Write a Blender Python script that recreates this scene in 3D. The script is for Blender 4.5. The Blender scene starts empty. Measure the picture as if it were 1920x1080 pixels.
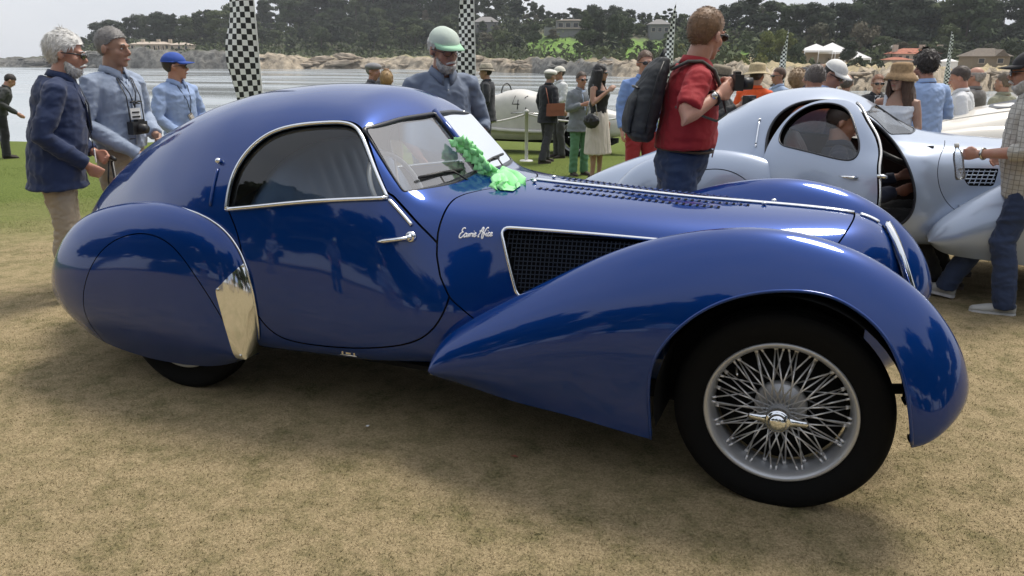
import bpy, bmesh, math, random
import numpy as np
from mathutils import Vector, Matrix
from mathutils.bvhtree import BVHTree

# ------------------------------------------------------------------ camera, sky, sun, exposure
SC = bpy.context.scene
COL = SC.collection
CAMP = Vector((0.079, -3.242, 1.530)); CYAW, CPITCH, CFOC = -0.3933, 0.2906, 1447.9
_F = Vector((math.sin(CYAW)*math.cos(CPITCH), math.cos(CYAW)*math.cos(CPITCH), -math.sin(CPITCH)))
_R = Vector((math.cos(CYAW), -math.sin(CYAW), 0)); _U = _R.cross(_F)
cd = bpy.data.cameras.new('camera'); cam = bpy.data.objects.new('camera', cd); COL.objects.link(cam)
cam.matrix_world = Matrix(((_R.x, _U.x, -_F.x, CAMP.x), (_R.y, _U.y, -_F.y, CAMP.y), (_R.z, _U.z, -_F.z, CAMP.z), (0, 0, 0, 1)))
cd.sensor_width = 36; cd.lens = 36*CFOC/1920; cd.clip_end = 6000; cd.clip_start = 0.05
SC.camera = cam

SUN_EL, SUN_AZ = math.radians(63), math.radians(28)     # azimuth from +Y toward +X (behind the car, to the right)
W = bpy.data.worlds.new('World'); SC.world = W; W.use_nodes = True
nt = W.node_tree; nt.nodes.clear()
out = nt.nodes.new('ShaderNodeOutputWorld'); add = nt.nodes.new('ShaderNodeAddShader')
b1 = nt.nodes.new('ShaderNodeBackground'); b2 = nt.nodes.new('ShaderNodeBackground')
sky = nt.nodes.new('ShaderNodeTexSky'); sky.sky_type = 'NISHITA'; sky.sun_disc = False
sky.sun_elevation = SUN_EL; sky.sun_rotation = SUN_AZ; sky.dust_density = 6; sky.air_density = 1.0
nt.links.new(sky.outputs[0], b1.inputs[0]); b1.inputs[1].default_value = 0.05
# the high overcast: a pale cloud layer with soft broad mottling, all the way round
tc = nt.nodes.new('ShaderNodeTexCoord'); nz = nt.nodes.new('ShaderNodeTexNoise'); rp = nt.nodes.new('ShaderNodeValToRGB')
mp = nt.nodes.new('ShaderNodeMapping'); mp.inputs['Scale'].default_value = (1, 1, 2.5)
nt.links.new(tc.outputs['Generated'], mp.inputs[0]); nt.links.new(mp.outputs[0], nz.inputs['Vector'])
nz.inputs['Scale'].default_value = 2.2; nz.inputs['Detail'].default_value = 5
rp.color_ramp.elements[0].position = .3; rp.color_ramp.elements[0].color = (.50, .535, .60, 1)
rp.color_ramp.elements[1].position = .7; rp.color_ramp.elements[1].color = (.66, .675, .70, 1)
nt.links.new(nz.outputs[0], rp.inputs[0]); nt.links.new(rp.outputs[0], b2.inputs[0]); b2.inputs[1].default_value = 1.24
nt.links.new(b1.outputs[0], add.inputs[0]); nt.links.new(b2.outputs[0], add.inputs[1]); nt.links.new(add.outputs[0], out.inputs[0])
sl = bpy.data.lights.new('sun', 'SUN'); sl.energy = 3.0; sl.angle = math.radians(18); sl.color = (1, .95, .86)
sun = bpy.data.objects.new('sun', sl); COL.objects.link(sun)
_sd = Vector((math.sin(SUN_AZ)*math.cos(SUN_EL), math.cos(SUN_AZ)*math.cos(SUN_EL), math.sin(SUN_EL)))
sun.rotation_euler = _sd.to_track_quat('Z', 'Y').to_euler(); sun.location = (0, 0, 30)
SC.view_settings.view_transform = 'Standard'; SC.view_settings.look = 'None'
SC.view_settings.exposure = 0; SC.view_settings.gamma = 1; SC.view_settings.use_curve_mapping = False
SC.cycles.max_bounces = 8; SC.cycles.transparent_max_bounces = 24; SC.cycles.use_denoising = True

random.seed(7); RNG = np.random.default_rng(7)
def R(d): return math.radians(d)
# a place in the scene: px, py are where the photograph shows it, D its distance along the ground, or its ground / plane height
def ray(px, py): return _F + _R*((px-960)/CFOC) - _U*((py-540)/CFOC)
def onY(px, py, y): d = ray(px, py); return CAMP + d*((y-CAMP.y)/d.y)
def onZ(px, py, z=0.0): d = ray(px, py); return CAMP + d*((z-CAMP.z)/d.z)
_H = Vector((math.sin(CYAW), math.cos(CYAW), 0))
def atD(px, py, D): d = ray(px, py); return CAMP + d*(D/d.dot(_H))

# ------------------------------------------------------------------ object helpers
def tag(o, label=None, cat=None, group=None, kind=None):
    if label: o['label'] = label
    if cat: o['category'] = cat
    if group: o['group'] = group
    if kind: o['kind'] = kind
    return o
def thing(name, label, cat, loc=(0, 0, 0), rz=0, group=None):
    o = bpy.data.objects.new(name, None); COL.objects.link(o); o.location = loc; o.rotation_euler = (0, 0, rz)
    o.empty_display_size = .1
    return tag(o, label, cat, group)
def link(name, me, parent=None, loc=None, rot=None):
    o = bpy.data.objects.new(name, me); COL.objects.link(o)
    if parent: o.parent = parent
    if loc is not None: o.location = loc
    if rot is not None: o.rotation_euler = rot
    return o
def mesh(name, v, f, mat=None, smooth=True, parent=None, norms=None, uv=None, mats=None, fm=None):
    me = bpy.data.meshes.new(name)
    v = np.asarray(v, dtype=float)
    me.from_pydata(v.tolist(), [], [list(map(int, q)) for q in f])
    if mats:
        for m in mats: me.materials.append(m)
        if fm is not None: me.polygons.foreach_set('material_index', np.asarray(fm, dtype=np.int32))
    elif mat: me.materials.append(mat)
    if smooth: me.polygons.foreach_set('use_smooth', np.ones(len(me.polygons), dtype=bool))
    if uv is not None:
        l = me.uv_layers.new(name='UVMap'); li = np.zeros(len(me.loops), dtype=np.int32); me.loops.foreach_get('vertex_index', li)
        l.data.foreach_set('uv', np.asarray(uv, dtype=np.float32)[li].ravel())
    me.update()
    if norms is not None: me.normals_split_custom_set_from_vertices([tuple(n) for n in norms])
    return link(name, me, parent)
def copy_tree(o, parent=None):
    c = o.copy(); COL.objects.link(c); c.parent = parent
    for ch in list(o.children): copy_tree(ch, c)
    return c

class MB:
    "collects simple shapes, then links them as one mesh"
    def __init__(s): s.v = []; s.f = []; s.m = []; s.n = 0
    def add(s, v, f, m=0):
        s.v.extend([tuple(p) for p in v]); s.f.extend([[i+s.n for i in q] for q in f]); s.m.extend([m]*len(f)); s.n += len(v); return s
    def box(s, c, size, rz=0, m=0, M=None, taper=0, bev=0):
        x, y, z = [k/2 for k in size]; v = []
        for dz in (-1, 1):
            k = 1-taper if dz > 0 else 1
            for dx, dy in ((-1, -1), (1, -1), (1, 1), (-1, 1)): v.append(Vector((dx*x*k, dy*y*k, dz*z)))
        MM = M if M else Matrix.Rotation(rz, 3, 'Z'); c = Vector(c)
        return s.add([MM @ p + c for p in v], [(3, 2, 1, 0), (4, 5, 6, 7), (0, 1, 5, 4), (1, 2, 6, 5), (2, 3, 7, 6), (3, 0, 4, 7)], m)
    def tube(s, pts, r, seg=8, m=0, cap=True, flat=1.0, closed=False):
        pts = [Vector(p) for p in pts]; n = len(pts); rr = r if hasattr(r, '__len__') else [r]*n
        v = []; up = None
        for i, p in enumerate(pts):
            if closed: t = pts[(i+1) % n]-pts[i-1]
            else: t = pts[min(i+1, n-1)]-pts[max(i-1, 0)]
            if t.length < 1e-9: t = Vector((0, 0, 1))
            t.normalize()
            if up is None: up = Vector((0, 0, 1)) if abs(t.z) < .9 else Vector((1, 0, 0))
            a = t.cross(up)
            if a.length < 1e-5: a = t.orthogonal()
            a.normalize(); b = a.cross(t).normalized(); up = b
            for k in range(seg):
                th = 2*math.pi*k/seg; v.append(p + a*math.cos(th)*rr[i] + b*math.sin(th)*rr[i]*flat)
        f = []
        for i in range(n if closed else n-1):
            j = (i+1) % n
            for k in range(seg):
                k2 = (k+1) % seg; f.append((i*seg+k, i*seg+k2, j*seg+k2, j*seg+k))
        if cap and not closed: f.append(tuple(range(seg-1, -1, -1))); f.append(tuple((n-1)*seg+k for k in range(seg)))
        return s.add(v, f, m)
    def lathe(s, prof, seg=24, c=(0, 0, 0), M=None, m=0, closed=False):
        "prof: (r, h) pairs turned about local Z"
        v = []; c = Vector(c); n = len(prof)
        for r, h in prof:
            for k in range(seg):
                th = 2*math.pi*k/seg; p = Vector((r*math.cos(th), r*math.sin(th), h)); v.append((M @ p if M else p) + c)
        f = []
        for i in range(n if closed else n-1):
            j = (i+1) % n
            for k in range(seg):
                k2 = (k+1) % seg; f.append((i*seg+k, i*seg+k2, j*seg+k2, j*seg+k))
        return s.add(v, f, m)
    def ball(s, c, r, seg=12, M=None, m=0):
        rr = r if hasattr(r, '__len__') else (r, r, r); c = Vector(c); n = seg//2; v = []; f = []
        for i in range(n+1):
            ph = math.pi*i/n
            for k in range(seg):
                th = 2*math.pi*k/seg; p = Vector((rr[0]*math.sin(ph)*math.cos(th), rr[1]*math.sin(ph)*math.sin(th), rr[2]*math.cos(ph)))
                v.append((M @ p if M else p) + c)
        for i in range(n):
            for k in range(seg):
                k2 = (k+1) % seg; f.append((i*seg+k, (i+1)*seg+k, (i+1)*seg+k2, i*seg+k2))
        return s.add(v, f, m)
    def build(s, name, mat, parent=None, smooth=True, **k):
        if isinstance(mat, (list, tuple)): return mesh(name, s.v, s.f, None, smooth, parent, mats=mat, fm=s.m, **k)
        return mesh(name, s.v, s.f, mat, smooth, parent, **k)

# ------------------------------------------------------------------ materials
MAT = {}
def pm(name, col, rough=.6, metal=0, coat=0, spec=.5, noise=None, bump=None, sub=0, sheen=0, coatr=.03, cior=1.5):
    """Principled material. noise=(scale, amount[, colour2]) mottles the colour; bump=(scale, strength[, distance])"""
    m = bpy.data.materials.new(name); m.use_nodes = True; n = m.node_tree; p = n.nodes['Principled BSDF']
    p.inputs['Base Color'].default_value = (*col, 1); p.inputs['Roughness'].default_value = rough
    p.inputs['Metallic'].default_value = metal; p.inputs['Coat Weight'].default_value = coat; p.inputs['Coat Roughness'].default_value = coatr
    p.inputs['Coat IOR'].default_value = cior; p.inputs['Specular IOR Level'].default_value = spec; p.inputs['Sheen Weight'].default_value = sheen
    if sub: p.inputs['Subsurface Weight'].default_value = sub; p.inputs['Subsurface Radius'].default_value = (.012, .005, .003)
    tcn = None
    if noise or bump:
        tcn = n.nodes.new('ShaderNodeTexCoord')
    if noise:
        t = n.nodes.new('ShaderNodeTexNoise'); t.inputs['Scale'].default_value = noise[0]; t.inputs['Detail'].default_value = 5
        n.links.new(tcn.outputs['Object'], t.inputs['Vector'])
        mx = n.nodes.new('ShaderNodeMix'); mx.data_type = 'RGBA'
        c2 = noise[2] if len(noise) > 2 else tuple(c*(1-noise[1]) for c in col)
        mx.inputs[6].default_value = (*col, 1); mx.inputs[7].default_value = (*c2, 1)
        r = n.nodes.new('ShaderNodeMapRange'); r.inputs[1].default_value = .35; r.inputs[2].default_value = .65
        n.links.new(t.outputs[0], r.inputs[0]); n.links.new(r.outputs[0], mx.inputs[0]); n.links.new(mx.outputs[2], p.inputs['Base Color'])
    if bump:
        t = n.nodes.new('ShaderNodeTexNoise'); t.inputs['Scale'].default_value = bump[0]; t.inputs['Detail'].default_value = 4
        n.links.new(tcn.outputs['Object'], t.inputs['Vector'])
        b = n.nodes.new('ShaderNodeBump'); b.inputs['Strength'].default_value = bump[1]; b.inputs['Distance'].default_value = bump[2] if len(bump) > 2 else .01
        n.links.new(t.outputs[0], b.inputs['Height']); n.links.new(b.outputs[0], p.inputs['Normal'])
    MAT[name] = m; return m
def glass(name, tint, refl, haze=0.0, rough=0.0, ior=1.5, hz=(.6,.6,.6)):
    "thin window glass: a Fresnel mirror over a clear pane, with a little dust film"
    m = bpy.data.materials.new(name); m.use_nodes = True; n = m.node_tree; n.nodes.clear()
    o = n.nodes.new('ShaderNodeOutputMaterial'); tr = n.nodes.new('ShaderNodeBsdfTransparent'); tr.inputs[0].default_value = (*tint, 1)
    gl = n.nodes.new('ShaderNodeBsdfGlossy'); gl.inputs['Roughness'].default_value = rough; gl.inputs[0].default_value = (.95, .96, .97, 1)
    df = n.nodes.new('ShaderNodeBsdfDiffuse'); df.inputs[0].default_value = (*hz, 1)
    m1 = n.nodes.new('ShaderNodeMixShader'); m1.inputs[0].default_value = haze; n.links.new(tr.outputs[0], m1.inputs[1]); n.links.new(df.outputs[0], m1.inputs[2])
    fr = n.nodes.new('ShaderNodeFresnel'); fr.inputs[0].default_value = ior
    mu = n.nodes.new('ShaderNodeMath'); mu.operation = 'MULTIPLY_ADD'; mu.inputs[1].default_value = refl[0]; mu.inputs[2].default_value = refl[1]; mu.use_clamp = True
    n.links.new(fr.outputs[0], mu.inputs[0]); m2 = n.nodes.new('ShaderNodeMixShader'); n.links.new(mu.outputs[0], m2.inputs[0])
    n.links.new(m1.outputs[0], m2.inputs[1]); n.links.new(gl.outputs[0], m2.inputs[2]); n.links.new(m2.outputs[0], o.inputs[0])
    MAT[name] = m; return m
pm('blue_paint', (.0011, .033, .186), .34, .45, 1, .0, coatr=.05, cior=1.55)
pm('silver_paint', (.33, .39, .50), .30, .35, .8, .5, coatr=.05)
pm('cream_paint', (.72, .68, .60), .3, 0, .8, coatr=.05)
pm('race_paint', (.62, .60, .55), .45, 0, .3, noise=(6, .12), coatr=.2)
pm('chrome', (.80, .82, .84), .09, 1)
pm('steel', (.62, .61, .58), .22, 1, noise=(40, .1))
pm('alu_paint', (.50, .51, .53), .34, .55, .2)
pm('spoke_metal', (.80, .80, .81), .3, .3)
pm('rubber', (.006, .006, .006), .8, spec=.12, bump=(120, .25, .002))
pm('black_trim', (.012, .012, .013), .5)
pm('gasket', (.012, .014, .02), .35)
pm('lining', (.03, .032, .036), .9)
pm('under_metal', (.010, .010, .010), .9, spec=.1)
pm('blue_leather', (.13, .21, .35), .5, bump=(60, .2, .003))
pm('tan_leather', (.16, .05, .025), .5, bump=(60, .2, .003))
pm('wire', (.03, .04, .06), .45, .6)
pm('white_script', (.85, .85, .87), .4)
pm('ribbon', (.34, .85, .36), .5, sheen=.3, bump=(25, .3, .004))
pm('dust', (.3, .3, .3), .9)
glass('side_glass', (.85, .88, .88), (1.0, .01), .005)
glass('windscreen_glass', (.80, .81, .81), (1.5, .10), .14, hz=(.50, .50, .50))
glass('clear_glass', (.93, .94, .94), (1.0, 0), .0)

# ------------------------------------------------------------------ curves and lofted skins
def cubic(t, P, q):
    "natural cubic spline through P at knots t, evaluated at q"
    t = np.asarray(t, float); P = np.asarray(P, float); n = len(t); h = np.diff(t)
    A = np.zeros((n, n)); B = np.zeros((n,)+P.shape[1:]); A[0, 0] = A[-1, -1] = 1
    for i in range(1, n-1):
        A[i, i-1] = h[i-1]; A[i, i] = 2*(h[i-1]+h[i]); A[i, i+1] = h[i]
        B[i] = 6*((P[i+1]-P[i])/h[i]-(P[i]-P[i-1])/h[i-1])
    M = np.linalg.solve(A, B.reshape(n, -1)).reshape(B.shape)
    q = np.asarray(q, float); i = np.clip(np.searchsorted(t, q, 'right')-1, 0, n-2)
    hh = h[i]; a = (t[i+1]-q); b = (q-t[i]); sh = (-1,)+(1,)*(P.ndim-1)
    hh, a, b = hh.reshape(sh), a.reshape(sh), b.reshape(sh)
    return M[i]*a**3/(6*hh)+M[i+1]*b**3/(6*hh)+(P[i]/hh-M[i]*hh/6)*a+(P[i+1]/hh-M[i+1]*hh/6)*b
def pchip(t, P, q):
    t = np.asarray(t, float); P = np.asarray(P, float); n = len(t); h = np.diff(t); sh = (-1,)+(1,)*(P.ndim-1)
    d = np.diff(P, axis=0)/h.reshape(sh); m = np.zeros_like(P)
    h0, h1 = h[:-1].reshape(sh), h[1:].reshape(sh); w1 = 2*h1+h0; w2 = h1+2*h0
    same = (d[:-1]*d[1:]) > 0
    with np.errstate(all='ignore'): mm = (w1+w2)/(w1/d[:-1]+w2/d[1:])
    m[1:-1] = np.where(same, mm, 0); m[0] = d[0]; m[-1] = d[-1]
    q = np.asarray(q, float); i = np.clip(np.searchsorted(t, q, 'right')-1, 0, n-2)
    s = ((q-t[i])/h[i]).reshape(sh); H = h[i].reshape(sh)
    return P[i]*(2*s**3-3*s**2+1)+m[i]*H*(s**3-2*s**2+s)+P[i+1]*(-2*s**3+3*s**2)+m[i+1]*H*(s**3-s**2)
def chord(P, a=.5):
    P = np.asarray(P, float); d = np.linalg.norm(np.diff(P.reshape(len(P), -1), axis=0), axis=1)**a
    return np.concatenate([[0], np.cumsum(np.maximum(d, 1e-4))])
def curve(P, n, closed=False, a=.5):
    "n points evenly along a smooth curve through P"
    P = np.asarray(P, float)
    if closed: P = np.concatenate([P[-3:], P, P[:3]])
    t = chord(P, a); q = np.linspace(t[3], t[-3], n*6+1) if closed else np.linspace(0, t[-1], n*6)
    Q = cubic(t, P, q); s = chord(Q, 1.0); u = np.linspace(0, s[-1], n+1 if closed else n)
    o = np.stack([np.interp(u, s, Q[:, k]) for k in range(Q.shape[1])], 1)
    return o[:-1] if closed else o
def smooth_grid(G, it, ends=True, axis=0, lam=.5):
    for _ in range(it):
        if axis == 0: G[1:-1] += lam*(.5*(G[:-2]+G[2:])-G[1:-1])
        else: G[:, 1:-1] += lam*(.5*(G[:, :-2]+G[:, 2:])-G[:, 1:-1])
    return G
class Patch:
    "a piece of dense skin that can be trimmed along smooth outlines"
    def __init__(s, v, n, f, e=None): s.v, s.n, s.f, s.e = v, n, f, e or []
    @staticmethod
    def grid(G, flip=False):
        a, b = G.shape[:2]; du = np.gradient(G, axis=0); dv = np.gradient(G, axis=1); N = np.cross(du, dv)
        if flip: N = -N
        N /= np.maximum(np.linalg.norm(N, axis=2, keepdims=True), 1e-9)
        i, j = np.meshgrid(np.arange(a-1), np.arange(b-1), indexing='ij'); k = (i*b+j).ravel()
        f = np.stack([k, k+b, k+b+1, k+1], 1)
        if flip: f = f[:, ::-1]
        return Patch(G.reshape(-1, 3).copy(), N.reshape(-1, 3).copy(), [tuple(q) for q in f.tolist()])
    def clip(s, fn):
        "keep where fn(points) > 0; returns a new patch and remembers the cut edges"
        d = fn(s.v); V = list(s.v); N = list(s.n); used = {}; nf = []; ne = [e for e in s.e if d[e[0]] > 0 and d[e[1]] > 0]
        def cut(a, b):
            k = (a, b) if a < b else (b, a)
            if k not in used:
                t = d[a]/(d[a]-d[b]); used[k] = len(V); V.append(s.v[a]*(1-t)+s.v[b]*t); n = s.n[a]*(1-t)+s.n[b]*t; N.append(n/np.linalg.norm(n))
            return used[k]
        pos = d > 0
        for q in s.f:
            c = sum(pos[i] for i in q)
            if c == len(q): nf.append(q); continue
            if c == 0: continue
            o = []; cr = []
            for a, b in zip(q, q[1:]+q[:1]):
                if pos[a]: o.append(a)
                if pos[a] != pos[b]: k = cut(a, b); o.append(k); cr.append(k)
            if len(o) > 2: nf.append(tuple(o))
            if len(cr) == 2: ne.append(tuple(cr))
        u = sorted({i for q in nf for i in q}); r = {k: i for i, k in enumerate(u)}
        return Patch(np.array([V[i] for i in u]).reshape(-1, 3), np.array([N[i] for i in u]).reshape(-1, 3), [tuple(r[i] for i in q) for q in nf], [(r[a], r[b]) for a, b in ne if a in r and b in r])
    def offset(s, d): return Patch(s.v-s.n*d, s.n, s.f, s.e)
    def build(s, name, mat, parent=None, flange=.02, back=None):
        v = list(s.v); f = list(s.f); n = list(s.n); m = [0]*len(f)
        if flange:
            for a, b in s.e:
                k = len(v); v += [s.v[a], s.v[b], s.v[b]-s.n[b]*flange, s.v[a]-s.n[a]*flange]
                e = s.v[b]-s.v[a]; fn = np.cross(e, s.n[a]); l = np.linalg.norm(fn); fn = fn/l if l > 1e-9 else s.n[a]
                n += [fn]*4; f.append((k, k+1, k+2, k+3)); m.append(0)
        return mesh(name, np.array(v), f, mat, True, parent, norms=np.array(n))
def poly_sd(C, P):
    "signed distance (positive inside) of points P (n,2) to closed polygon C"
    A = np.asarray(C, float); B = np.roll(A, -1, 0); P = np.asarray(P, float); best = np.full(len(P), 1e9); ins = np.zeros(len(P), bool)
    for a, b in zip(A, B):
        e = b-a; w = P-a; t = np.clip((w@e)/max(e@e, 1e-12), 0, 1); d = np.linalg.norm(w-t[:, None]*e, axis=1); best = np.minimum(best, d)
        c = ((a[1] > P[:, 1]) != (b[1] > P[:, 1]))
        if abs(e[1]) > 1e-12: ins ^= c & (P[:, 0] < e[0]*(P[:, 1]-a[1])/e[1]+a[0])
    return np.where(ins, best, -best)
def bvh_of(patch): return BVHTree.FromPolygons([tuple(p) for p in patch.v], patch.f)
def cast_side(bvh, pts, side=-1, lift=0.0):
    "lay side-view points (x,z) on the skin as seen from one side"
    o = []
    for x, z in pts:
        h = bvh.ray_cast(Vector((x, side*3, z)), Vector((0, -side, 0)))
        if h[0] is not None:
            n = h[1] if h[1].y*side > 0 else -h[1]; o.append(h[0]+n*lift)
    return o
def cast_top(bvh, pts, lift=0.0):
    o = []
    for x, y in pts:
        h = bvh.ray_cast(Vector((x, y, 3)), Vector((0, 0, -1)))
        if h[0] is not None:
            n = h[1] if h[1].z > 0 else -h[1]; o.append((h[0]+n*lift, n))
    return o
def mirror_sec(S):
    "sections given for one half (x, y>=0, z) bottom to top centre -> full sections"
    S = np.asarray(S, float); L = S.copy(); L[..., 1] *= -1
    return np.concatenate([L, S[:, -2::-1]], 1)
def loft(stations, nx, ny, sm=10, smy=2):
    """stations: list of (x, [(y,z)...bottom..top centre]) -> grid (nx, ny, 3), near side first"""
    S = np.array([[(x if len(p) < 3 else x+p[2], p[0], p[1]) for p in sec] for x, sec in stations], float)
    Fu = mirror_sec(S); k = np.mean([chord(s, .6) for s in Fu], 0); k /= k[-1]
    G = np.stack([cubic(k, s, np.linspace(0, 1, ny)) for s in Fu])
    t = np.mean([chord(Fu[:, j], .8) for j in range(Fu.shape[1])], 0); t /= t[-1]
    G = pchip(t, G, np.linspace(0, 1, nx))
    smooth_grid(G, sm, axis=0); smooth_grid(G, smy, axis=1)
    return G
def fender(crest, yc, ym, bot, ye, nx=160, ny=60, inner=.8, side=-1, zf=(.14, .45, .78), sm=14, yi=None, wf=(.60, 1.0, .97)):
    """crest, bot: (x,z) curves paired along the fender; yc crest y, ym widest y, ye bottom edge y (tables along 0..1); half-width inward = inner*"""
    q = np.linspace(0, 1, nx); Cc = curve(crest, nx); E = curve(bot, nx)
    tb = lambda T: np.interp(q, np.linspace(0, 1, len(T)), T) if len(T) != nx else T
    yc, ym, ye = [smooth_grid(pchip(np.linspace(0, 1, len(T)), np.array(T, float), q), 6) for T in (yc, ym, ye)]
    rows = []
    def pt(fr, y): p = Cc+(E-Cc)*fr; return np.stack([p[:, 0], y, p[:, 1]], 1)
    o = [pt(0, yc), pt(zf[0], yc+(ym-yc)*wf[0]), pt(zf[1], yc+(ym-yc)*wf[1]), pt(zf[2], yc+(ym-yc)*wf[2]), pt(1, ye)]
    yin = yc-(ym-yc)*inner; yie = yc-(ye-yc)*inner
    i_ = [pt(zf[0], yc+(yin-yc)*wf[0]), pt(zf[1], yin), pt(zf[2], yc+(yin-yc)*wf[2]), pt(1, yie)]
    sec = np.stack(i_[::-1]+o, 1)
    k = np.mean([chord(s, .6) for s in sec[nx//5:-nx//5]], 0); k /= k[-1]
    G = np.stack([cubic(k, s, np.linspace(0, 1, ny)) for s in sec])
    smooth_grid(G, sm, axis=0)
    if side > 0: G[..., 1] *= -1
    return G
def skin(G):
    "patch of a grid with its normals outward"
    p = Patch.grid(G); c = G.reshape(-1, 3).mean(0)
    return p if ((p.v-c)*p.n).sum() > 0 else Patch.grid(G, True)
# ================================================================== the lawn
def Dof(x, y): return (x-CAMP.x)*_H.x+(y-CAMP.y)*_H.y
def gz(x, y):
    d = Dof(x, y)-4.2; return -.036*(d/2+math.sqrt(d*d/4+.35))+.02
def gd(px, D):
    p = atD(px, 105, D); return Vector((p.x, p.y, gz(p.x, p.y)))
def gpt(px, py):
    "the spot of lawn seen at a pixel"
    d = ray(px, py); lo, hi = .5, 80
    for _ in range(40):
        m = (lo+hi)/2; p = CAMP+d*(m/d.dot(_H))
        if p.z > gz(p.x, p.y): lo = m
        else: hi = m
    return Vector((p.x, p.y, gz(p.x, p.y)))
def pxcol(x, y):
    "tangent of the bearing from the camera axis"
    dx, dy = x-CAMP.x, y-CAMP.y; return (dx*_R.x+dy*_R.y)/max(dx*_H.x+dy*_H.y, .1)
def lawn_mat():
    m = bpy.data.materials.new('lawn'); m.use_nodes = True; n = m.node_tree; p = n.nodes['Principled BSDF']; p.inputs['Roughness'].default_value = .95; p.inputs['Specular IOR Level'].default_value = .1
    g = n.nodes.new('ShaderNodeNewGeometry'); L = n.links.new
    def noise(sc, det=5, rough=.6):
        t = n.nodes.new('ShaderNodeTexNoise'); t.inputs['Scale'].default_value = sc; t.inputs['Detail'].default_value = det; t.inputs['Roughness'].default_value = rough; L(g.outputs['Position'], t.inputs['Vector']); return t.outputs[0]
    def ramp(src, a, b, ca, cb):
        r = n.nodes.new('ShaderNodeValToRGB'); r.color_ramp.elements[0].position = a; r.color_ramp.elements[1].position = b; r.color_ramp.elements[0].color = (*ca, 1); r.color_ramp.elements[1].color = (*cb, 1); L(src, r.inputs[0]); return r.outputs[0]
    def mix(f, a, b):
        x = n.nodes.new('ShaderNodeMix'); x.data_type = 'RGBA'
        if isinstance(f, float): x.inputs[0].default_value = f
        else: L(f, x.inputs[0])
        L(a, x.inputs[6]); L(b, x.inputs[7]); return x.outputs[2]
    straw = ramp(noise(120, 3), .36, .64, (.27, .21, .12), (.43, .34, .20)); olive = ramp(noise(95, 3), .38, .62, (.115, .105, .05), (.25, .21, .105))
    green = ramp(noise(45, 3), .35, .65, (.07, .10, .022), (.165, .20, .05))
    patch = ramp(noise(5.5, 8, .82), .44, .64, (0, 0, 0), (1, 1, 1)); dry = mix(patch, straw, olive)
    sep = n.nodes.new('ShaderNodeVectorMath'); sep.operation = 'DOT_PRODUCT'; sep.inputs[1].default_value = (_H.x-.28*_R.x, _H.y-.28*_R.y, 0); L(g.outputs['Position'], sep.inputs[0])
    ad = n.nodes.new('ShaderNodeMath'); ad.operation = 'MULTIPLY_ADD'; ad.inputs[1].default_value = 4.5; L(noise(.45, 5), ad.inputs[0]); L(sep.outputs['Value'], ad.inputs[2])
    mr = n.nodes.new('ShaderNodeMapRange'); mr.inputs[1].default_value = 6.4; mr.inputs[2].default_value = 10.5; L(ad.outputs[0], mr.inputs[0])
    L(mix(mr.outputs[0], dry, green), p.inputs['Base Color'])
    b = n.nodes.new('ShaderNodeBump'); b.inputs['Strength'].default_value = .9; b.inputs['Distance'].default_value = .012; L(noise(110, 4, .7), b.inputs['Height']); L(b.outputs[0], p.inputs['Normal'])
    return m
LAWN = lawn_mat()
xs = np.concatenate([np.linspace(-60, -16, 24), np.linspace(-15, 8, 140), np.linspace(9, 60, 24)]); ysv = np.concatenate([np.linspace(-45, -5, 16), np.linspace(-4.5, 12, 110), np.linspace(12.5, 26, 50), np.linspace(27, 66, 30)])
rg = np.random.default_rng(3)
v = []
def edgeD(c): return float(np.interp(c, [-3, -.2, .10, .22, .35, 3], [20.5, 20.3, 20.8, 38, 48, 50]))
for y in ysv:
    for x in xs:
        D = Dof(x, y); z = gz(x, y)+.006*math.sin(x*2.3+math.sin(y*1.7)*2)*math.sin(y*2.9+x)*(0 if -5 < x < 4 and -3 < y < 4 else 1)
        if D > 1:
            e = D-edgeD(pxcol(x, y)); z = z if e < 0 else z-min(e*.45, 5.0)
        v.append((x, y, z))
nx_ = len(xs); f = [(j*nx_+i, j*nx_+i+1, (j+1)*nx_+i+1, (j+1)*nx_+i) for j in range(len(ysv)-1) for i in range(nx_-1)]
tag(mesh('ground', v, f, LAWN), kind='structure')
# short clipped blades near the viewer
def blades():
    n = 300000; r = np.random.default_rng(11)
    # even cover in picture terms: more blades per metre near the camera
    D = 1.2+13*r.random(n)**1.7; c = (r.random(n)*2-1)*.78
    X = CAMP.x+_H.x*D+_R.x*D*c; Y = CAMP.y+_H.y*D+_R.y*D*c
    under = (X > -2.9) & (X < -.3) & (np.abs(Y) < .45); keep = ~under; X, Y, D = X[keep], Y[keep], D[keep]; n = len(X)
    d = D-4.2; Z = -.036*(d/2+np.sqrt(d*d/4+.35))+.02
    a = r.random(n)*6.283; h = .004+.007*r.random(n)**1.5; w = .0008+.0009*r.random(n)+D*.00016; ln = (r.random(n)-.1)*.026; b = a+r.normal(size=n)*.6
    V = np.zeros((n, 3, 3), np.float32)
    V[:, 0] = np.stack([X-np.cos(a)*w, Y-np.sin(a)*w, Z-.002], 1); V[:, 1] = np.stack([X+np.cos(a)*w, Y+np.sin(a)*w, Z-.002], 1)
    V[:, 2] = np.stack([X-np.sin(b)*ln, Y+np.cos(b)*ln, Z+h], 1)
    me = bpy.data.meshes.new('grass'); me.vertices.add(3*n); me.vertices.foreach_set('co', V.ravel()); me.loops.add(3*n); me.loops.foreach_set('vertex_index', np.arange(3*n, dtype=np.int32))
    me.polygons.add(n); me.polygons.foreach_set('loop_start', np.arange(0, 3*n, 3, dtype=np.int32)); me.update(calc_edges=True)
    me.materials.append(LAWN); tag(link('grass', me), 'short dry clipped grass with olive green patches across the lawn', 'grass', kind='stuff')
blades()

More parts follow.
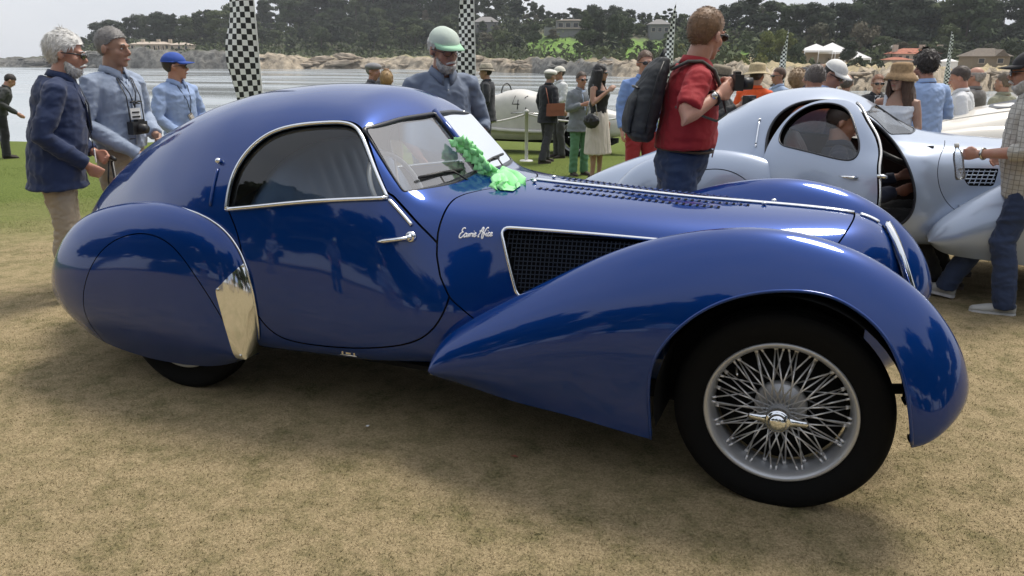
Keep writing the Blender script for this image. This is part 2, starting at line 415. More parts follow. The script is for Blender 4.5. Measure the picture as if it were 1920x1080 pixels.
# ================================================================== the bay
def water_mat():
    m = pm('water', (.33, .36, .37), .12, spec=.5); n = m.node_tree; p = n.nodes['Principled BSDF']; L = n.links.new
    g = n.nodes.new('ShaderNodeNewGeometry'); mp = n.nodes.new('ShaderNodeMapping'); mp.inputs['Rotation'].default_value = (0, 0, CYAW); mp.inputs['Scale'].default_value = (.25, 1, 1)
    L(g.outputs['Position'], mp.inputs[0]); t = n.nodes.new('ShaderNodeTexNoise'); t.inputs['Scale'].default_value = 1.3; t.inputs['Detail'].default_value = 6; L(mp.outputs[0], t.inputs['Vector'])
    b = n.nodes.new('ShaderNodeBump'); b.inputs['Strength'].default_value = .5; b.inputs['Distance'].default_value = .05; L(t.outputs[0], b.inputs['Height']); L(b.outputs[0], p.inputs['Normal'])
    t2 = n.nodes.new('ShaderNodeTexNoise'); t2.inputs['Scale'].default_value = .06; t2.inputs['Detail'].default_value = 5; mp2 = n.nodes.new('ShaderNodeMapping'); mp2.inputs['Rotation'].default_value = (0, 0, CYAW); mp2.inputs['Scale'].default_value = (.3, 1.6, 1); L(g.outputs['Position'], mp2.inputs[0]); L(mp2.outputs[0], t2.inputs['Vector'])
    r = n.nodes.new('ShaderNodeMapRange'); r.inputs[1].default_value = .35; r.inputs[2].default_value = .65; r.inputs[3].default_value = .06; r.inputs[4].default_value = .30; L(t2.outputs[0], r.inputs[0]); L(r.outputs[0], p.inputs['Roughness'])
    return m
WL = -2.5
MB().add([(-2500, -200, WL), (2500, -200, WL), (2500, 3000, WL), (-2500, 3000, WL)], [(0, 1, 2, 3)]).build('water', water_mat())['kind'] = 'structure'

# ================================================================== the far shore
TP = [-400, -50, 0, 100, 150, 230, 450, 600, 800, 950, 1100, 1250, 1400, 1600, 1800, 2400]
TDs = [380, 345, 335, 322, 308, 295, 272, 282, 268, 212, 178, 162, 112, 96, 92, 90]
Thb = [-3, -1.2, .4, 1.2, 2.4, 4.4, 2.6, 1.2, .9, .8, .5, .3, -.2, -.5, -.6, -.6]
Thm = [-4, -2.8, -.4, 2.0, 8, 9, 11, 15, 17, 15, 12, 12, 10, 9.5, 9.5, 9]
Td0 = [12, 12, 12, 12, 14, 32, 14, 14, 16, 20, 22, 26, 52, 78, 80, 80]
def TI(T, px): return float(np.interp(px, TP, T))
def hsh(a, b): return math.sin(a*12.9898+b*78.233)*43758.5453 % 1
def terr(px, d):
    "height of the far land at a bearing and a distance behind its shoreline"
    hb, hm, d0 = TI(Thb, px), TI(Thm, px), TI(Td0, px)
    if d < 0: return WL-1.2
    w = .5*math.sin(px*.05+d*.08)+.35*math.sin(px*.13-d*.2)+.25*math.sin(px*.31+d*.33)
    if d < 10: t = d/10; h = (WL-.8)+(hb-WL+.8)*(1-(1-t)**2.2)+w*.9*t
    elif d < d0: h = hb+w*.9+(d-10)*.004
    else: t = min((d-d0)/110, 1.3); h = hb+(hm-hb)*(t*t*(3-2*t) if t < 1 else 1)+w*.7
    return h
pxs = np.arange(-400, 2401, 7.0); dd = np.array([-3, -1, .6, 1.6, 2.6, 3.8, 5, 6.4, 8, 10, 13, 17, 22, 28, 35, 43, 52, 62, 74, 88, 103, 120, 140, 165, 200, 260, 330])
v = []; colr = []
for d in dd:
    for px in pxs:
        D = TI(TDs, px)+d+(6*math.sin(px*.021)+3*math.sin(px*.077+1))*(1 if d >= 0 else 1)*.6; p = atD(px, 105, D+(2.2*(hsh(px, d*3)) if 0 <= d < 12 else 0)); z = terr(px, d)+(.9*hsh(px*1.3, d+5) if 0 < d < 12 else .25*hsh(px, d)); v.append((p.x, p.y, z))
        green = (990 < px < 1110 and 34 < d < 85) or (1140 < px < 1260 and 40 < d < 80) or (1320 < px < 1400 and 70 < d < 110)
        dryg = px > 1380 and 8 < d < 80
        k = hsh(px, d)*.5+.5*math.sin(px*.07+d*.1)
        if d < 9.5: c = ((.36, .30, .22) if 480 < px < 1000 or px > 1150 else (.15, .145, .13)) if hsh(px, d) > -.45 else (.13, .12, .08)
        elif green: c = (.13, .24, .03)
        elif dryg: c = (.36, .29, .16) if k > -.2 else (.22, .19, .11)
        elif px > 1100 and d < 34: c = (.27, .22, .13)
        elif d < 20 and px > 560: c = (.20, .19, .08)
        else: c = (.055, .065, .03) if k > 0 else (.09, .085, .045)
        colr.append((*c, 1))
n_ = len(pxs); f = [(j*n_+i, j*n_+i+1, (j+1)*n_+i+1, (j+1)*n_+i) for j in range(len(dd)-1) for i in range(n_-1)]
tm = pm('far_land', (.2, .2, .1), .95); nn = tm.node_tree; va = nn.nodes.new('ShaderNodeVertexColor'); va.layer_name = 'cover'
nz2 = nn.nodes.new('ShaderNodeTexNoise'); nz2.inputs['Scale'].default_value = .5; nz2.inputs['Detail'].default_value = 7; g2 = nn.nodes.new('ShaderNodeNewGeometry'); nn.links.new(g2.outputs['Position'], nz2.inputs['Vector'])
mr = nn.nodes.new('ShaderNodeMapRange'); mr.inputs[1].default_value = .3; mr.inputs[2].default_value = .7; mr.inputs[3].default_value = .45; mr.inputs[4].default_value = 1.35; nn.links.new(nz2.outputs[0], mr.inputs[0])
mu = nn.nodes.new('ShaderNodeVectorMath'); mu.operation = 'SCALE'; nn.links.new(va.outputs[0], mu.inputs[0]); nn.links.new(mr.outputs[0], mu.inputs['Scale']); nn.links.new(mu.outputs[0], nn.nodes['Principled BSDF'].inputs['Base Color'])
bp = nn.nodes.new('ShaderNodeBump'); bp.inputs['Distance'].default_value = .8; nn.links.new(nz2.outputs[0], bp.inputs['Height']); nn.links.new(bp.outputs[0], nn.nodes['Principled BSDF'].inputs['Normal'])
to = mesh('terrain', v, f, tm); ca = to.data.color_attributes.new('cover', 'FLOAT_COLOR', 'POINT'); ca.data.foreach_set('color', np.array(colr, np.float32).ravel()); to['kind'] = 'structure'
def far(px, d): D = TI(TDs, px)+d; p = atD(px, 105, D); return Vector((p.x, p.y, terr(px, d)))

RGN = [(230, 'at the tip of the left headland'), (360, 'above the cream mansion'), (470, 'between the cream mansion and the wide flag'), (640, 'right of the wide checkered flag'), (800, 'left of the green cap'), (900, 'behind the man in the green cap'), (1020, 'between green cap and villa'), (1120, 'around the grey villa'), (1230, 'right of the grey villa'), (1400, 'behind the red polo shirt'), (1500, 'left of the marquees'), (1640, 'by the white marquees'), (1760, 'by the red tiled mansion'), (1900, 'by the brown cottage'), (9999, 'past the brown cottage')]
# ---- rocks on the shore, each lifted out of three shared shapes
RKM = [pm('tan_rock', (.40, .33, .25), .95, noise=(1.2, .5), bump=(3, .9, .3)), pm('grey_rock', (.17, .165, .15), .95, noise=(1.2, .5), bump=(3, .9, .3))]
def rock_mesh(seed, mat):
    b = MB().ball((0, 0, 0), (1, 1, 1), 18); P_ = np.array([tuple(q) for q in b.v]); P_ *= (1+.22*sinesN(P_*1.7, seed))[:, None]; return mesh('rock', P_, b.f, mat, False)
def sinesN(P, seed):
    r = np.random.default_rng(seed); o = 0
    for k in range(5): o = o+np.sin(P@(r.normal(size=3)*(1+k))+r.uniform(0, 6))/(1+k)
    return o
rk = [rock_mesh(s_, RKM[s_ % 2]) for s_ in range(6)]; used = [False]*6; rr = random.Random(21)
for i in range(74):
    px = rr.choice([rr.uniform(15, 240), rr.uniform(440, 960), rr.uniform(960, 1420), rr.uniform(1300, 1900)])
    tan = (490 < px < 1010) or px > 1080; k = rr.choice([0, 2, 4] if tan else [1, 3, 5]); d = rr.uniform(.5, 9)
    p = far(px, d); o = rk[k] if not used[k] else rk[k].copy()
    if used[k]: COL.objects.link(o)
    used[k] = True; sc = rr.uniform(.9, 2.3)*(TI(TDs, px)/280)**1.15; o.location = p+Vector((0, 0, .1)); o.scale = (sc*rr.uniform(1.2, 2.4), sc*rr.uniform(.8, 1.3), sc*rr.uniform(.35, .65)); o.rotation_euler = (rr.uniform(-.1, .1), rr.uniform(-.1, .1), rr.uniform(-.4, .4)-CYAW)
    tag(o, ('pale tan' if tan else 'dark grey')+' boulder at the far water edge '+next(b for a, b in RGN if px < a), 'rock', 'boulders along the far shore')
for k in range(6):
    if not used[k]: bpy.data.objects.remove(rk[k])

# ---- trees
def leaf_mat(name, c1, c2):
    m = pm(name, c1, .8, spec=.2); n = m.node_tree; p = n.nodes['Principled BSDF']; g = n.nodes.new('ShaderNodeNewGeometry'); oi = n.nodes.new('ShaderNodeObjectInfo')
    t = n.nodes.new('ShaderNodeTexNoise'); t.inputs['Scale'].default_value = .45; t.inputs['Detail'].default_value = 3; n.links.new(g.outputs['Position'], t.inputs['Vector'])
    ad = n.nodes.new('ShaderNodeMath'); ad.operation = 'ADD'; n.links.new(t.outputs[0], ad.inputs[0]); n.links.new(oi.outputs['Random'], ad.inputs[1])
    r = n.nodes.new('ShaderNodeMapRange'); r.inputs[1].default_value = .5; r.inputs[2].default_value = 1.5; n.links.new(ad.outputs[0], r.inputs[0])
    x = n.nodes.new('ShaderNodeMix'); x.data_type = 'RGBA'; x.inputs[6].default_value = (*c1, 1); x.inputs[7].default_value = (*c2, 1); n.links.new(r.outputs[0], x.inputs[0]); n.links.new(x.outputs[2], p.inputs['Base Color']); return m
LF = [leaf_mat('dark_foliage', (.024, .035, .020), (.056, .070, .038)), leaf_mat('green_foliage', (.036, .055, .022), (.082, .100, .042)), leaf_mat('olive_foliage', (.075, .075, .045), (.12, .105, .07)), leaf_mat('yellow_green_foliage', (.11, .13, .03), (.16, .17, .05))]
BARK = pm('bark', (.085, .07, .055), .95, bump=(6, .6, .05))
def crown_mesh(kind, seed, n=3600):
    r = np.random.default_rng(seed); bl = []
    if kind == 'cypress':
        for k in range(20): z = r.uniform(.16, 1.0); rad = .30*(1.15-z)+.14; a = r.uniform(0, 6.28); q = rad*r.uniform(.15, 1.2); bl.append((q*math.cos(a), q*math.sin(a), z, r.uniform(.12, .22), .5))
    elif kind == 'round':
        for k in range(18): z = r.uniform(.12, .93); rad = .34*math.sqrt(max(.05, 1-((z-.55)/.5)**2)); a = r.uniform(0, 6.28); q = rad*r.uniform(.2, 1.0); bl.append((q*math.cos(a), q*math.sin(a), z, r.uniform(.12, .20), .8))
    elif kind == 'pine':
        for k in range(24): z = r.uniform(.12, 1.0); rad = .30*(1.08-z)+.03; a = r.uniform(0, 6.28); q = rad*r.uniform(.3, 1.1); bl.append((q*math.cos(a), q*math.sin(a), z-.03, r.uniform(.08, .15), .7))
    else:
        for k in range(9): z = r.uniform(.45, .98); a = r.uniform(0, 6.28); q = r.uniform(.05, .34); bl.append((q*math.cos(a), q*math.sin(a), z, r.uniform(.09, .16), .45))
    w = np.array([b[3]**2 for b in bl]); w /= w.sum(); idx = r.choice(len(bl), n, p=w); B_ = np.array(bl)[idx]
    u = r.normal(size=(n, 3)); u /= np.linalg.norm(u, axis=1, keepdims=True); rad = B_[:, 3]*(.55+.55*r.random(n)); c = B_[:, :3]+u*rad[:, None]*np.stack([np.ones(n), np.ones(n), B_[:, 4]], 1)
    nrm = u+r.normal(size=(n, 3))*.5; nrm /= np.linalg.norm(nrm, axis=1, keepdims=True); a = np.cross(nrm, r.normal(size=(n, 3))); a /= np.linalg.norm(a, axis=1, keepdims=True); b = np.cross(nrm, a)
    s_ = (.016+.022*r.random(n))[:, None]; V = np.stack([c-a*s_*1.4, c+b*s_*.7, c+a*s_*1.4, c-b*s_*.7], 1).reshape(-1, 3); F_ = np.arange(4*n).reshape(n, 4)
    me = bpy.data.meshes.new('crown'); me.from_pydata(V.tolist(), [], F_.tolist()); return me, bl
def trunk_mesh(bl, seed):
    r = random.Random(seed); m = MB(); m.tube([(0, 0, -.05), (.01, 0, .2), (.0, .015, .5), (.01, 0, .85)], [.026, .020, .014, .004], 7)
    for b in bl[:7]: z0 = max(.15, b[2]-.18); m.tube([(.005, .005, z0), (b[0]*.5, b[1]*.5, z0+.08), (b[0], b[1], b[2])], [.010, .006, .003], 5)
    me = bpy.data.meshes.new('trunk'); me.from_pydata([tuple(p) for p in m.v], [], m.f); me.materials.append(BARK); return me
TREES = {}
for kd, sd in (('cypress', 1), ('cypress', 2), ('round', 3), ('round', 4), ('pine', 5), ('pine', 6), ('sparse', 7)):
    for mi in range(4):
        if mi == 0: me, bl = crown_mesh(kd, sd); tk = trunk_mesh(bl, sd)
        m2 = me.copy() if mi else me
        m2.materials.clear(); m2.materials.append(LF[mi]); TREES.setdefault(kd, {}).setdefault(mi, []).append((m2, tk))
NM = {'cypress': 'cypress_tree', 'round': 'broadleaf_tree', 'pine': 'pine_tree', 'sparse': 'pine_tree'}
DS = {('cypress', 0): 'dark spreading cypress', ('round', 0): 'dark rounded evergreen', ('pine', 0): 'dark tall pine', ('sparse', 0): 'thin open pine showing sky through it', ('cypress', 1): 'mid green spreading cypress', ('round', 1): 'mid green rounded tree', ('pine', 1): 'mid green pine', ('sparse', 1): 'thin mid green pine',
      ('round', 2): 'pale brownish half bare tree', ('round', 3): 'yellow green bushy tree', ('cypress', 2): 'olive brown tree', ('pine', 2): 'olive brown pine', ('sparse', 2): 'thin olive tree', ('pine', 3): 'yellow green pine', ('cypress', 3): 'yellow green tree', ('sparse', 3): 'thin yellow green tree'}
tr_ = random.Random(99)
def tree(px, d, H, kd, mi, where, grp, wide=1.0, sink=0):
    where = where+' '+next(b for a, b in RGN if px < a)
    p = far(px, d); me, tk = tr_.choice(TREES[kd][mi]); t = thing(NM[kd], DS[(kd, mi)]+' '+where, 'tree', p-Vector((0, 0, sink)), tr_.uniform(0, 6.28), grp); wd = H*wide*tr_.uniform(.9, 1.15); t.scale = (wd, wd, H)
    link('crown', me, t); link('trunk', tk, t)
SKY = [(150, 78), (175, 60), (200, 44), (250, 38), (300, 28), (350, 34), (400, 24), (450, 12), (480, 4), (540, 8), (570, 2), (600, -18), (700, -25), (800, -22), (900, -8), (960, 3), (1000, 2), (1030, 22), (1060, 26), (1110, 14), (1150, 18), (1180, 26), (1215, 32), (1250, 22), (1290, 34), (1340, 20), (1400, 2), (1440, -4), (1470, 26), (1500, 2), (1530, 22), (1570, 14), (1600, 6), (1650, -6), (1700, 2), (1740, 10), (1800, 0), (1850, 8), (1920, 3), (2060, 8), (2400, 20)]
px = 158
while px < 2250:
    D = TI(TDs, px); d = 118+tr_.uniform(-8, 14) if px > 430 else tr_.uniform(52, 75); py = float(np.interp(px, *zip(*SKY)))+tr_.uniform(-4, 7)
    top = CAMP.z+(105-py)/1500*(D+d); base = terr(px, d); H = max(5, top-base)
    kd = tr_.choices(['cypress', 'round', 'pine', 'sparse'], [4, 3, 4, 1])[0]; tree(px, d, H, kd, 0 if tr_.random() < .8 else 1, 'on the skyline', 'trees on the skyline of the far shore', 1.05)
    px += tr_.uniform(13, 21)*(1.3 if px > 1300 else 1)
for row, (d0, d1, st, fh) in enumerate([(88, 108, 20, .78), (60, 82, 24, .62), (38, 54, 28, .50)]):
    px = 400 if row else 380
    while px < 2150:
        dr = tr_.uniform(d0, d1); D = TI(TDs, px); ok = True
        if 985 < px < 1265 and dr < 92 and row: ok = tr_.random() < .35
        if px > 1380 and dr < 84: ok = False
        if px > 1480 and dr < 100 and px < 1900 and row == 0: ok = tr_.random() < .9
        if ok:
            py = float(np.interp(px, *zip(*SKY))); H = max(4, (CAMP.z+(105-py)/1500*D-terr(px, dr))*fh*tr_.uniform(.7, 1.0))
            H = min(H, 15); mi = tr_.choices([0, 1, 2, 3], [6, 4, 1.2 if px > 700 else .3, .6 if px > 1000 else 0])[0]; kd = tr_.choices(['cypress', 'round', 'pine'], [3, 4, 3])[0]
            tree(px, dr, H, kd, mi, 'on the far slope', 'trees on the far slope', 1.15)
        px += tr_.uniform(st*.7, st*1.3)*(1.15 if px > 1300 else 1)
for (px, d, H, kd, mi) in [(1098, 48, 11, 'pine', 1), (1120, 52, 11, 'pine', 0), (1150, 50, 10, 'pine', 1), (1165, 60, 9, 'round', 1), (1000, 60, 8, 'round', 1), (1440, 66, 6.5, 'round', 3), (1465, 74, 7, 'round', 3), (1490, 62, 5.0, 'round', 1), (1530, 92, 8, 'round', 2), (1620, 92, 9, 'round', 2), (1590, 60, 4.5, 'round', 0), (1765, 96, 8, 'round', 1), (1350, 60, 4.5, 'round', 1), (1310, 52, 5, 'round', 0), (1760, 62, 4, 'round', 0), (1900, 60, 5, 'round', 0)]:
    tree(px, d, H, kd, mi, 'standing low', 'trees near the far lawns', 1.0)
# undergrowth that closes the slope between the trees
def scrub():
    r = np.random.default_rng(5); n = 34000; V = []; 
    for i in range(n):
        px = r.uniform(150, 2300); d = r.uniform(13, 125) if px < 1380 else r.uniform(82, 130)
        if 985 < px < 1265 and 32 < d < 92 and r.random() < .93: continue
        if px < 430 and d < 44 and r.random() < .75: continue
        p = far(px, d); c = np.array(p)+np.array([r.normal()*.8, r.normal()*.8, abs(r.normal())*1.6]); a = r.normal(size=3); a /= np.linalg.norm(a); b = np.cross(a, r.normal(size=3)); b /= np.linalg.norm(b); s_ = r.uniform(.4, .95)
        V += [c-a*s_, c+b*s_*.6, c+a*s_, c-b*s_*.6]
    V = np.array(V); F_ = np.arange(len(V)).reshape(-1, 4); o = mesh('scrub', V, F_, LF[1], False); tag(o, 'low dark scrub filling the slope between the far trees', 'scrub', kind='stuff')
scrub()
# hedge rows low on the right shore
def hedge(px0, px1, d, h, label, mi=3):
    r = np.random.default_rng(int(px0)); V = []
    for i in range(1100):
        u = r.random(); p = far(px0+(px1-px0)*u, d+r.normal()*.9); hh = h*(.75+.25*math.sin(u*23)); c = np.array(p)+np.array([0, 0, hh*r.random()**.6]); a = r.normal(size=3); a /= np.linalg.norm(a); b = np.cross(a, r.normal(size=3)); b /= np.linalg.norm(b); s_ = r.uniform(.15, .34)
        V += [c-a*s_, c+b*s_*.7, c+a*s_, c-b*s_*.7]
    V = np.array(V); tag(mesh('hedge', V, np.arange(len(V)).reshape(-1, 4), LF[mi], False), label, 'hedge')
hedge(1315, 1440, 42, 2.4, 'long yellow green hedge above the rocks on the far shore'); hedge(1330, 1460, 62, 2.6, 'upper clipped hedge below the dark trees across the bay', 1); hedge(1470, 1530, 58, 2.0, 'short green hedge left of the white marquees', 1); hedge(1530, 1660, 30, 1.3, 'low dark hedge in front of the marquees', 0)

# ================================================================== houses across the bay
WALL = pm('cream_wall', (.50, .42, .32), .9, noise=(1, .1)); WALL2 = pm('grey_wall', (.20, .20, .19), .9); WIN = pm('window_dark', (.03, .035, .04), .2); ROOFB = pm('brown_roof', (.17, .14, .11), .9, noise=(3, .3)); ROOFT = pm('terracotta_roof', (.42, .15, .09), .9, noise=(2, .35)); CANV = pm('white_canvas', (.75, .74, .72), .8); STN = pm('pale_stone', (.50, .42, .34), .9, noise=(2, .25))
def hframe(px, d, name, label, cat, z=None, rz=0):
    p = far(px, d); 
    if z is not None: p.z = z
    return thing(name, label, cat, p, -CYAW+rz)
def house(par, w, dp, h, wall, roof, rh=1.6, x=0, nwin=4, wz=1.6, ww=1.0, wh=1.1, over=.5, flat=False, y=0, z=0):
    MB().box((x, y, z+h/2-.8), (w, dp, h+1.6)).build('wall', wall, par, False)
    if flat: rf = MB().box((x, y, z+h+.15), (w+over*2, dp+over*2, .3)).build('roof', roof, par, False)
    else:
        a = w/2+over; b = dp/2+over; rf = MB().add([(x-a, y-b, z+h), (x+a, y-b, z+h), (x+a, y+b, z+h), (x-a, y+b, z+h), (x-a+b*.9, y, z+h+rh), (x+a-b*.9, y, z+h+rh)], [(0, 1, 5, 4), (1, 2, 5), (2, 3, 4, 5), (3, 0, 4), (3, 2, 1, 0)]).build('roof', roof, par, False)
    for i in range(nwin):
        xx = x-w/2+w*(i+.5)/nwin; fw_ = MB().box((xx, y-dp/2-.02, z+wz), (ww+.2, .08, wh+.2)).build('window', STN, par, False); MB().box((xx, y-dp/2-.065, z+wz), (ww, .02, wh)).build('pane', WIN, fw_, False)
    return rf
h_ = hframe(296, 24, 'mansion', 'long low cream mansion with arcade on the left headland', 'house')
house(h_, 15, 6, 2.6, WALL, STN, 1.0, -1.5, 9, 1.3, .9, 1.5); house(h_, 8, 6, 2.4, WALL, STN, .9, 9.8, 3, 1.3, .8, 1.2); MB().box((-3, -4, -.2), (20, 2, 1.0)).build('terrace', STN, h_, False)
for x in (-5, 1, 5.5): MB().box((x, 0, 3.8), (1.2, .9, 1.4)).build('chimney', WALL, h_, False)
for i in range(8): MB().box((-8+i*1.7, -4.4, 1.1), (.25, .25, 2.2)).build('post', STN, h_, False)
h_ = hframe(1070, 88, 'villa', 'grey two storey modern villa behind the far lawn', 'house')
house(h_, 10, 6, 4.6, WALL2, ROOFB, .6, 0, 4, 3.2, 1.5, 1.3); MB().box((0, -3.4, 2.2), (10.4, .9, .25)).build('balcony', STN, h_, False); MB().box((-7, 0, 1.2), (4, 5, 2.6)).build('wing', WALL2, h_, False)
h_ = hframe(912, 84, 'house', 'dark roofed house half hidden by trees right of the green cap', 'house'); house(h_, 9, 6, 3.4, WALL2, pm('grey_roof', (.22, .21, .20), .9), 2.0, 0, 3, 1.9)
h_ = hframe(1232, 92, 'house', 'grey roofed house among trees beside the third checkered flag', 'house'); house(h_, 6, 5, 3.6, WALL2, MAT['grey_roof'], 1.6, 0, 3, 2.0)
h_ = hframe(1700, 84, 'mansion', 'red tiled mansion with three stone chimneys across the bay', 'house'); h_.scale = (.86, .86, .62)
house(h_, 11, 6, 3.4, STN, ROOFT, 1.9, 1.5, 6, 2.2, .8, 1.2, z=1.0); house(h_, 5, 5, 2.4, STN, ROOFT, 1.1, -4, 2, 1.2, .8, 1.0, y=-3)
for x in (-3.2, 3.6, 8.2): MB().box((x, 0, 6.3), (1.1, 1.0, 2.4)).build('chimney', STN, h_, False)
MB().box((1, -6.5, .2), (16, .6, 1.4)).build('garden_wall', STN, h_, False)
h_ = hframe(1846, 42, 'cottage', 'small brown shingled cottage with white windows on the right shore', 'house')
house(h_, 6.2, 4, 1.7, pm('brown_wall', (.22, .18, .13), .9), ROOFB, 1.3, 0, 2, 1.0, .9, .7, .4)
MB().add([(.2, -2.6, 1.7), (2.6, -2.6, 1.7), (1.4, -2.6, 2.8), (.2, 0, 1.7), (2.6, 0, 1.7), (1.4, 0, 2.8)], [(0, 1, 2), (0, 2, 5, 3), (1, 4, 5, 2)]).build('gable', ROOFB, h_, False)
def marquee(px, d, w, h, label, peak=1.4, z=None):
    t = hframe(px, d, 'marquee', label, 'tent', z); a = w/2
    MB().add([(-a, -a*.6, h), (a, -a*.6, h), (a, a*.6, h), (-a, a*.6, h), (0, 0, h+peak)], [(0, 1, 4), (1, 2, 4), (2, 3, 4), (3, 0, 4)]).build('canopy', CANV, t, False)
    MB().box((0, -a*.6, h-.2), (w, .06, .4)).build('valance', CANV, t, False)
    for x in (-a+.1, 0, a-.1): MB().tube([(x, -a*.6, -.5), (x, -a*.6, h)], .07, 6).build('pole', CANV, t)
    MB().box((0, a*.55, h/2), (w*.96, .05, h)).build('back_wall', WALL, t, False)
marquee(1528, 74, 6.2, 2.6, 'leftmost of the white marquees across the bay'); marquee(1558, 78, 7.5, 3.0, 'tallest white marquee with a ridge roof', 2.0); marquee(1603, 72, 5.5, 2.4, 'white marquee between the tall one and the red roofed mansion'); marquee(1655, 92, 4.5, 3.4, 'small white marquee beside the left chimney of the mansion', 1.2)
t_ = hframe(1779, 34, 'tent', 'plain white box tent behind the right hand checkered flag', 'tent'); MB().box((0, 0, .9), (2.1, 2, 2.2)).build('wall', CANV, t_, False); MB().add([(-1.15, -1.1, 2.0), (1.15, -1.1, 2.0), (1.15, 1.1, 2.0), (-1.15, 1.1, 2.0), (0, 0, 2.5)], [(0, 1, 4), (1, 2, 4), (2, 3, 4), (3, 0, 4)]).build('roof', CANV, t_, False)

# ================================================================== checkered feather flags
def chk():
    m = pm('checkered_cloth', (.8, .8, .8), .7, sheen=.2); n = m.node_tree; u = n.nodes.new('ShaderNodeUVMap'); c = n.nodes.new('ShaderNodeTexChecker'); c.inputs['Scale'].default_value = 13; c.inputs['Color1'].default_value = (.86, .86, .87, 1); c.inputs['Color2'].default_value = (.015, .015, .018, 1)
    n.links.new(u.outputs[0], c.inputs['Vector']); n.links.new(c.outputs[0], n.nodes['Principled BSDF'].inputs['Base Color']); return m
CK = chk(); POLE = pm('white_pole', (.70, .70, .70), .4)
def flag(px, D, h, wmax, lean, label, sgn=-1, tw=.5, z0=1.0, tip=.5):
    p = gd(px, D); t = thing('checkered_flag', label, 'flag', p, -CYAW, 'checkered feather flags'); n = 40; v = []; uv = []
    for i in range(n+1):
        u = i/n; z = z0+(h-z0)*u; w = wmax*min(1, (1-u)**tip*1.25)*(1-.18*max(0, (.25-u)/.25)); xo = lean*z
        for k in range(9):
            q = k/8; yy = .05*math.sin(u*9+q*3)*q*tw*2+.03*math.sin(q*6+u*4); v.append((xo+sgn*w*q*(1-.06*math.sin(u*17)*q), yy, z-.02*q*math.sin(u*14))); uv.append((q*w*1.15, z))
    f = [(i*9+k, i*9+k+1, (i+1)*9+k+1, (i+1)*9+k) for i in range(n) for k in range(8)]
    s_ = mesh('sail', v, f, CK, True, t, uv=uv)
    MB().tube([(lean*z, 0, z) for z in np.linspace(-.1, h+.02, 12)], [.016-.010*q for q in np.linspace(0, 1, 12)], 8).build('pole', POLE, t)
flag(485, 11.5, 3.9, .44, .0, 'wide checkered flag behind the blue coupe roof', -1); flag(893, 16, 3.9, .37, -.012, 'checkered flag between the green cap and the straw hat suit', -1, .7)
flag(1262, 25, 3.85, .30, .0, 'checkered flag left of the red polo shirt', -1, .8, tip=.6); flag(1476, 33, 3.6, .28, -.012, 'slim checkered flag above the curly blond hair', -1, .8, tip=.6); flag(1776, 37, 3.8, .30, .010, 'slim checkered flag in front of the white box tent', 1, .8, tip=.6)

# rope barrier in front of the racing car
RP = pm('white_rope', (.66, .65, .62), .8, bump=(60, .6, .01)); PT = pm('white_post', (.74, .73, .70), .5)
posts = [gd(790, 14.0), gd(988, 14.7), gd(1205, 15.4)]; hh = .93; LBL = ['white rope post behind the blue coupe roof', 'white rope post in front of the number 41 racing car', 'white rope post behind the grey backpack']
for p, l in zip(posts, LBL):
    t = thing('rope_post', l, 'post', p, 0, 'posts of the rope barrier'); MB().lathe([(.032, 0), (.032, hh-.03), (.040, hh-.03), (.042, hh), (.034, hh+.02), (0, hh+.03)], 16).build('post_shaft', PT, t); MB().lathe([(.0, .03), (.12, .02), (.13, 0)], 20).build('base', PT, t)
tops = [gd(600, 13.4)]+posts+[gd(1420, 16)]
for i in range(4):
    a, b = tops[i]+Vector((0, 0, hh-.05)), tops[i+1]+Vector((0, 0, hh-.05)); pts = [a.lerp(b, u)-Vector((0, 0, .16*4*u*(1-u))) for u in np.linspace(0, 1, 24)]
    if i == 0: pts = pts[8:]
    if i == 3: pts = pts[:16]
    tag(MB().tube(pts, .017, 8).build('rope', RP), ['rope running left from the post behind the blue roof', 'white rope span left of the post by the racing car', 'white rope span right of the post by the racing car', 'rope span behind the man in the red polo shirt'][i], 'rope', 'spans of the rope barrier')

# trees along the spectators' side of the lawn, seen in the paintwork
def backtrees():
    for i in range(17):
        a = math.pi*(1.02+.96*i/16)-CYAW; rd = 24+4*math.sin(i*2.1); p = Vector((CAMP.x+rd*math.cos(a), CAMP.y+rd*math.sin(a), 0)); p.z = gz(p.x, p.y)
        me, tk = tr_.choice(TREES[['round', 'cypress', 'pine'][i % 3]][i % 2]); t = thing('evergreen_tree', 'evergreen tree standing behind the spectators opposite the bay', 'tree', p, i*1.3, 'trees on the land side of the lawn'); hgt = 11+3*math.sin(i*1.7); t.scale = (hgt*1.15, hgt*1.15, hgt); link('crown', me, t); link('trunk', tk, t)
backtrees()

# ---- the sea air between here and the far shore
hz = MB().box((20, 180, 11), (2400, 1200, 34)).build('haze', None, None, False); hz['kind'] = 'stuff'; hz['label'] = 'thin pale sea haze over the bay and far shore'
hm = bpy.data.materials.new('haze'); hm.use_nodes = True; hn = hm.node_tree; hn.nodes.clear(); ho = hn.nodes.new('ShaderNodeOutputMaterial'); hv = hn.nodes.new('ShaderNodeVolumePrincipled')
hv.inputs['Color'].default_value = (.90, .93, .97, 1); hv.inputs['Density'].default_value = .00026; hn.links.new(hv.outputs[0], ho.inputs['Volume']); hz.data.materials.append(hm)
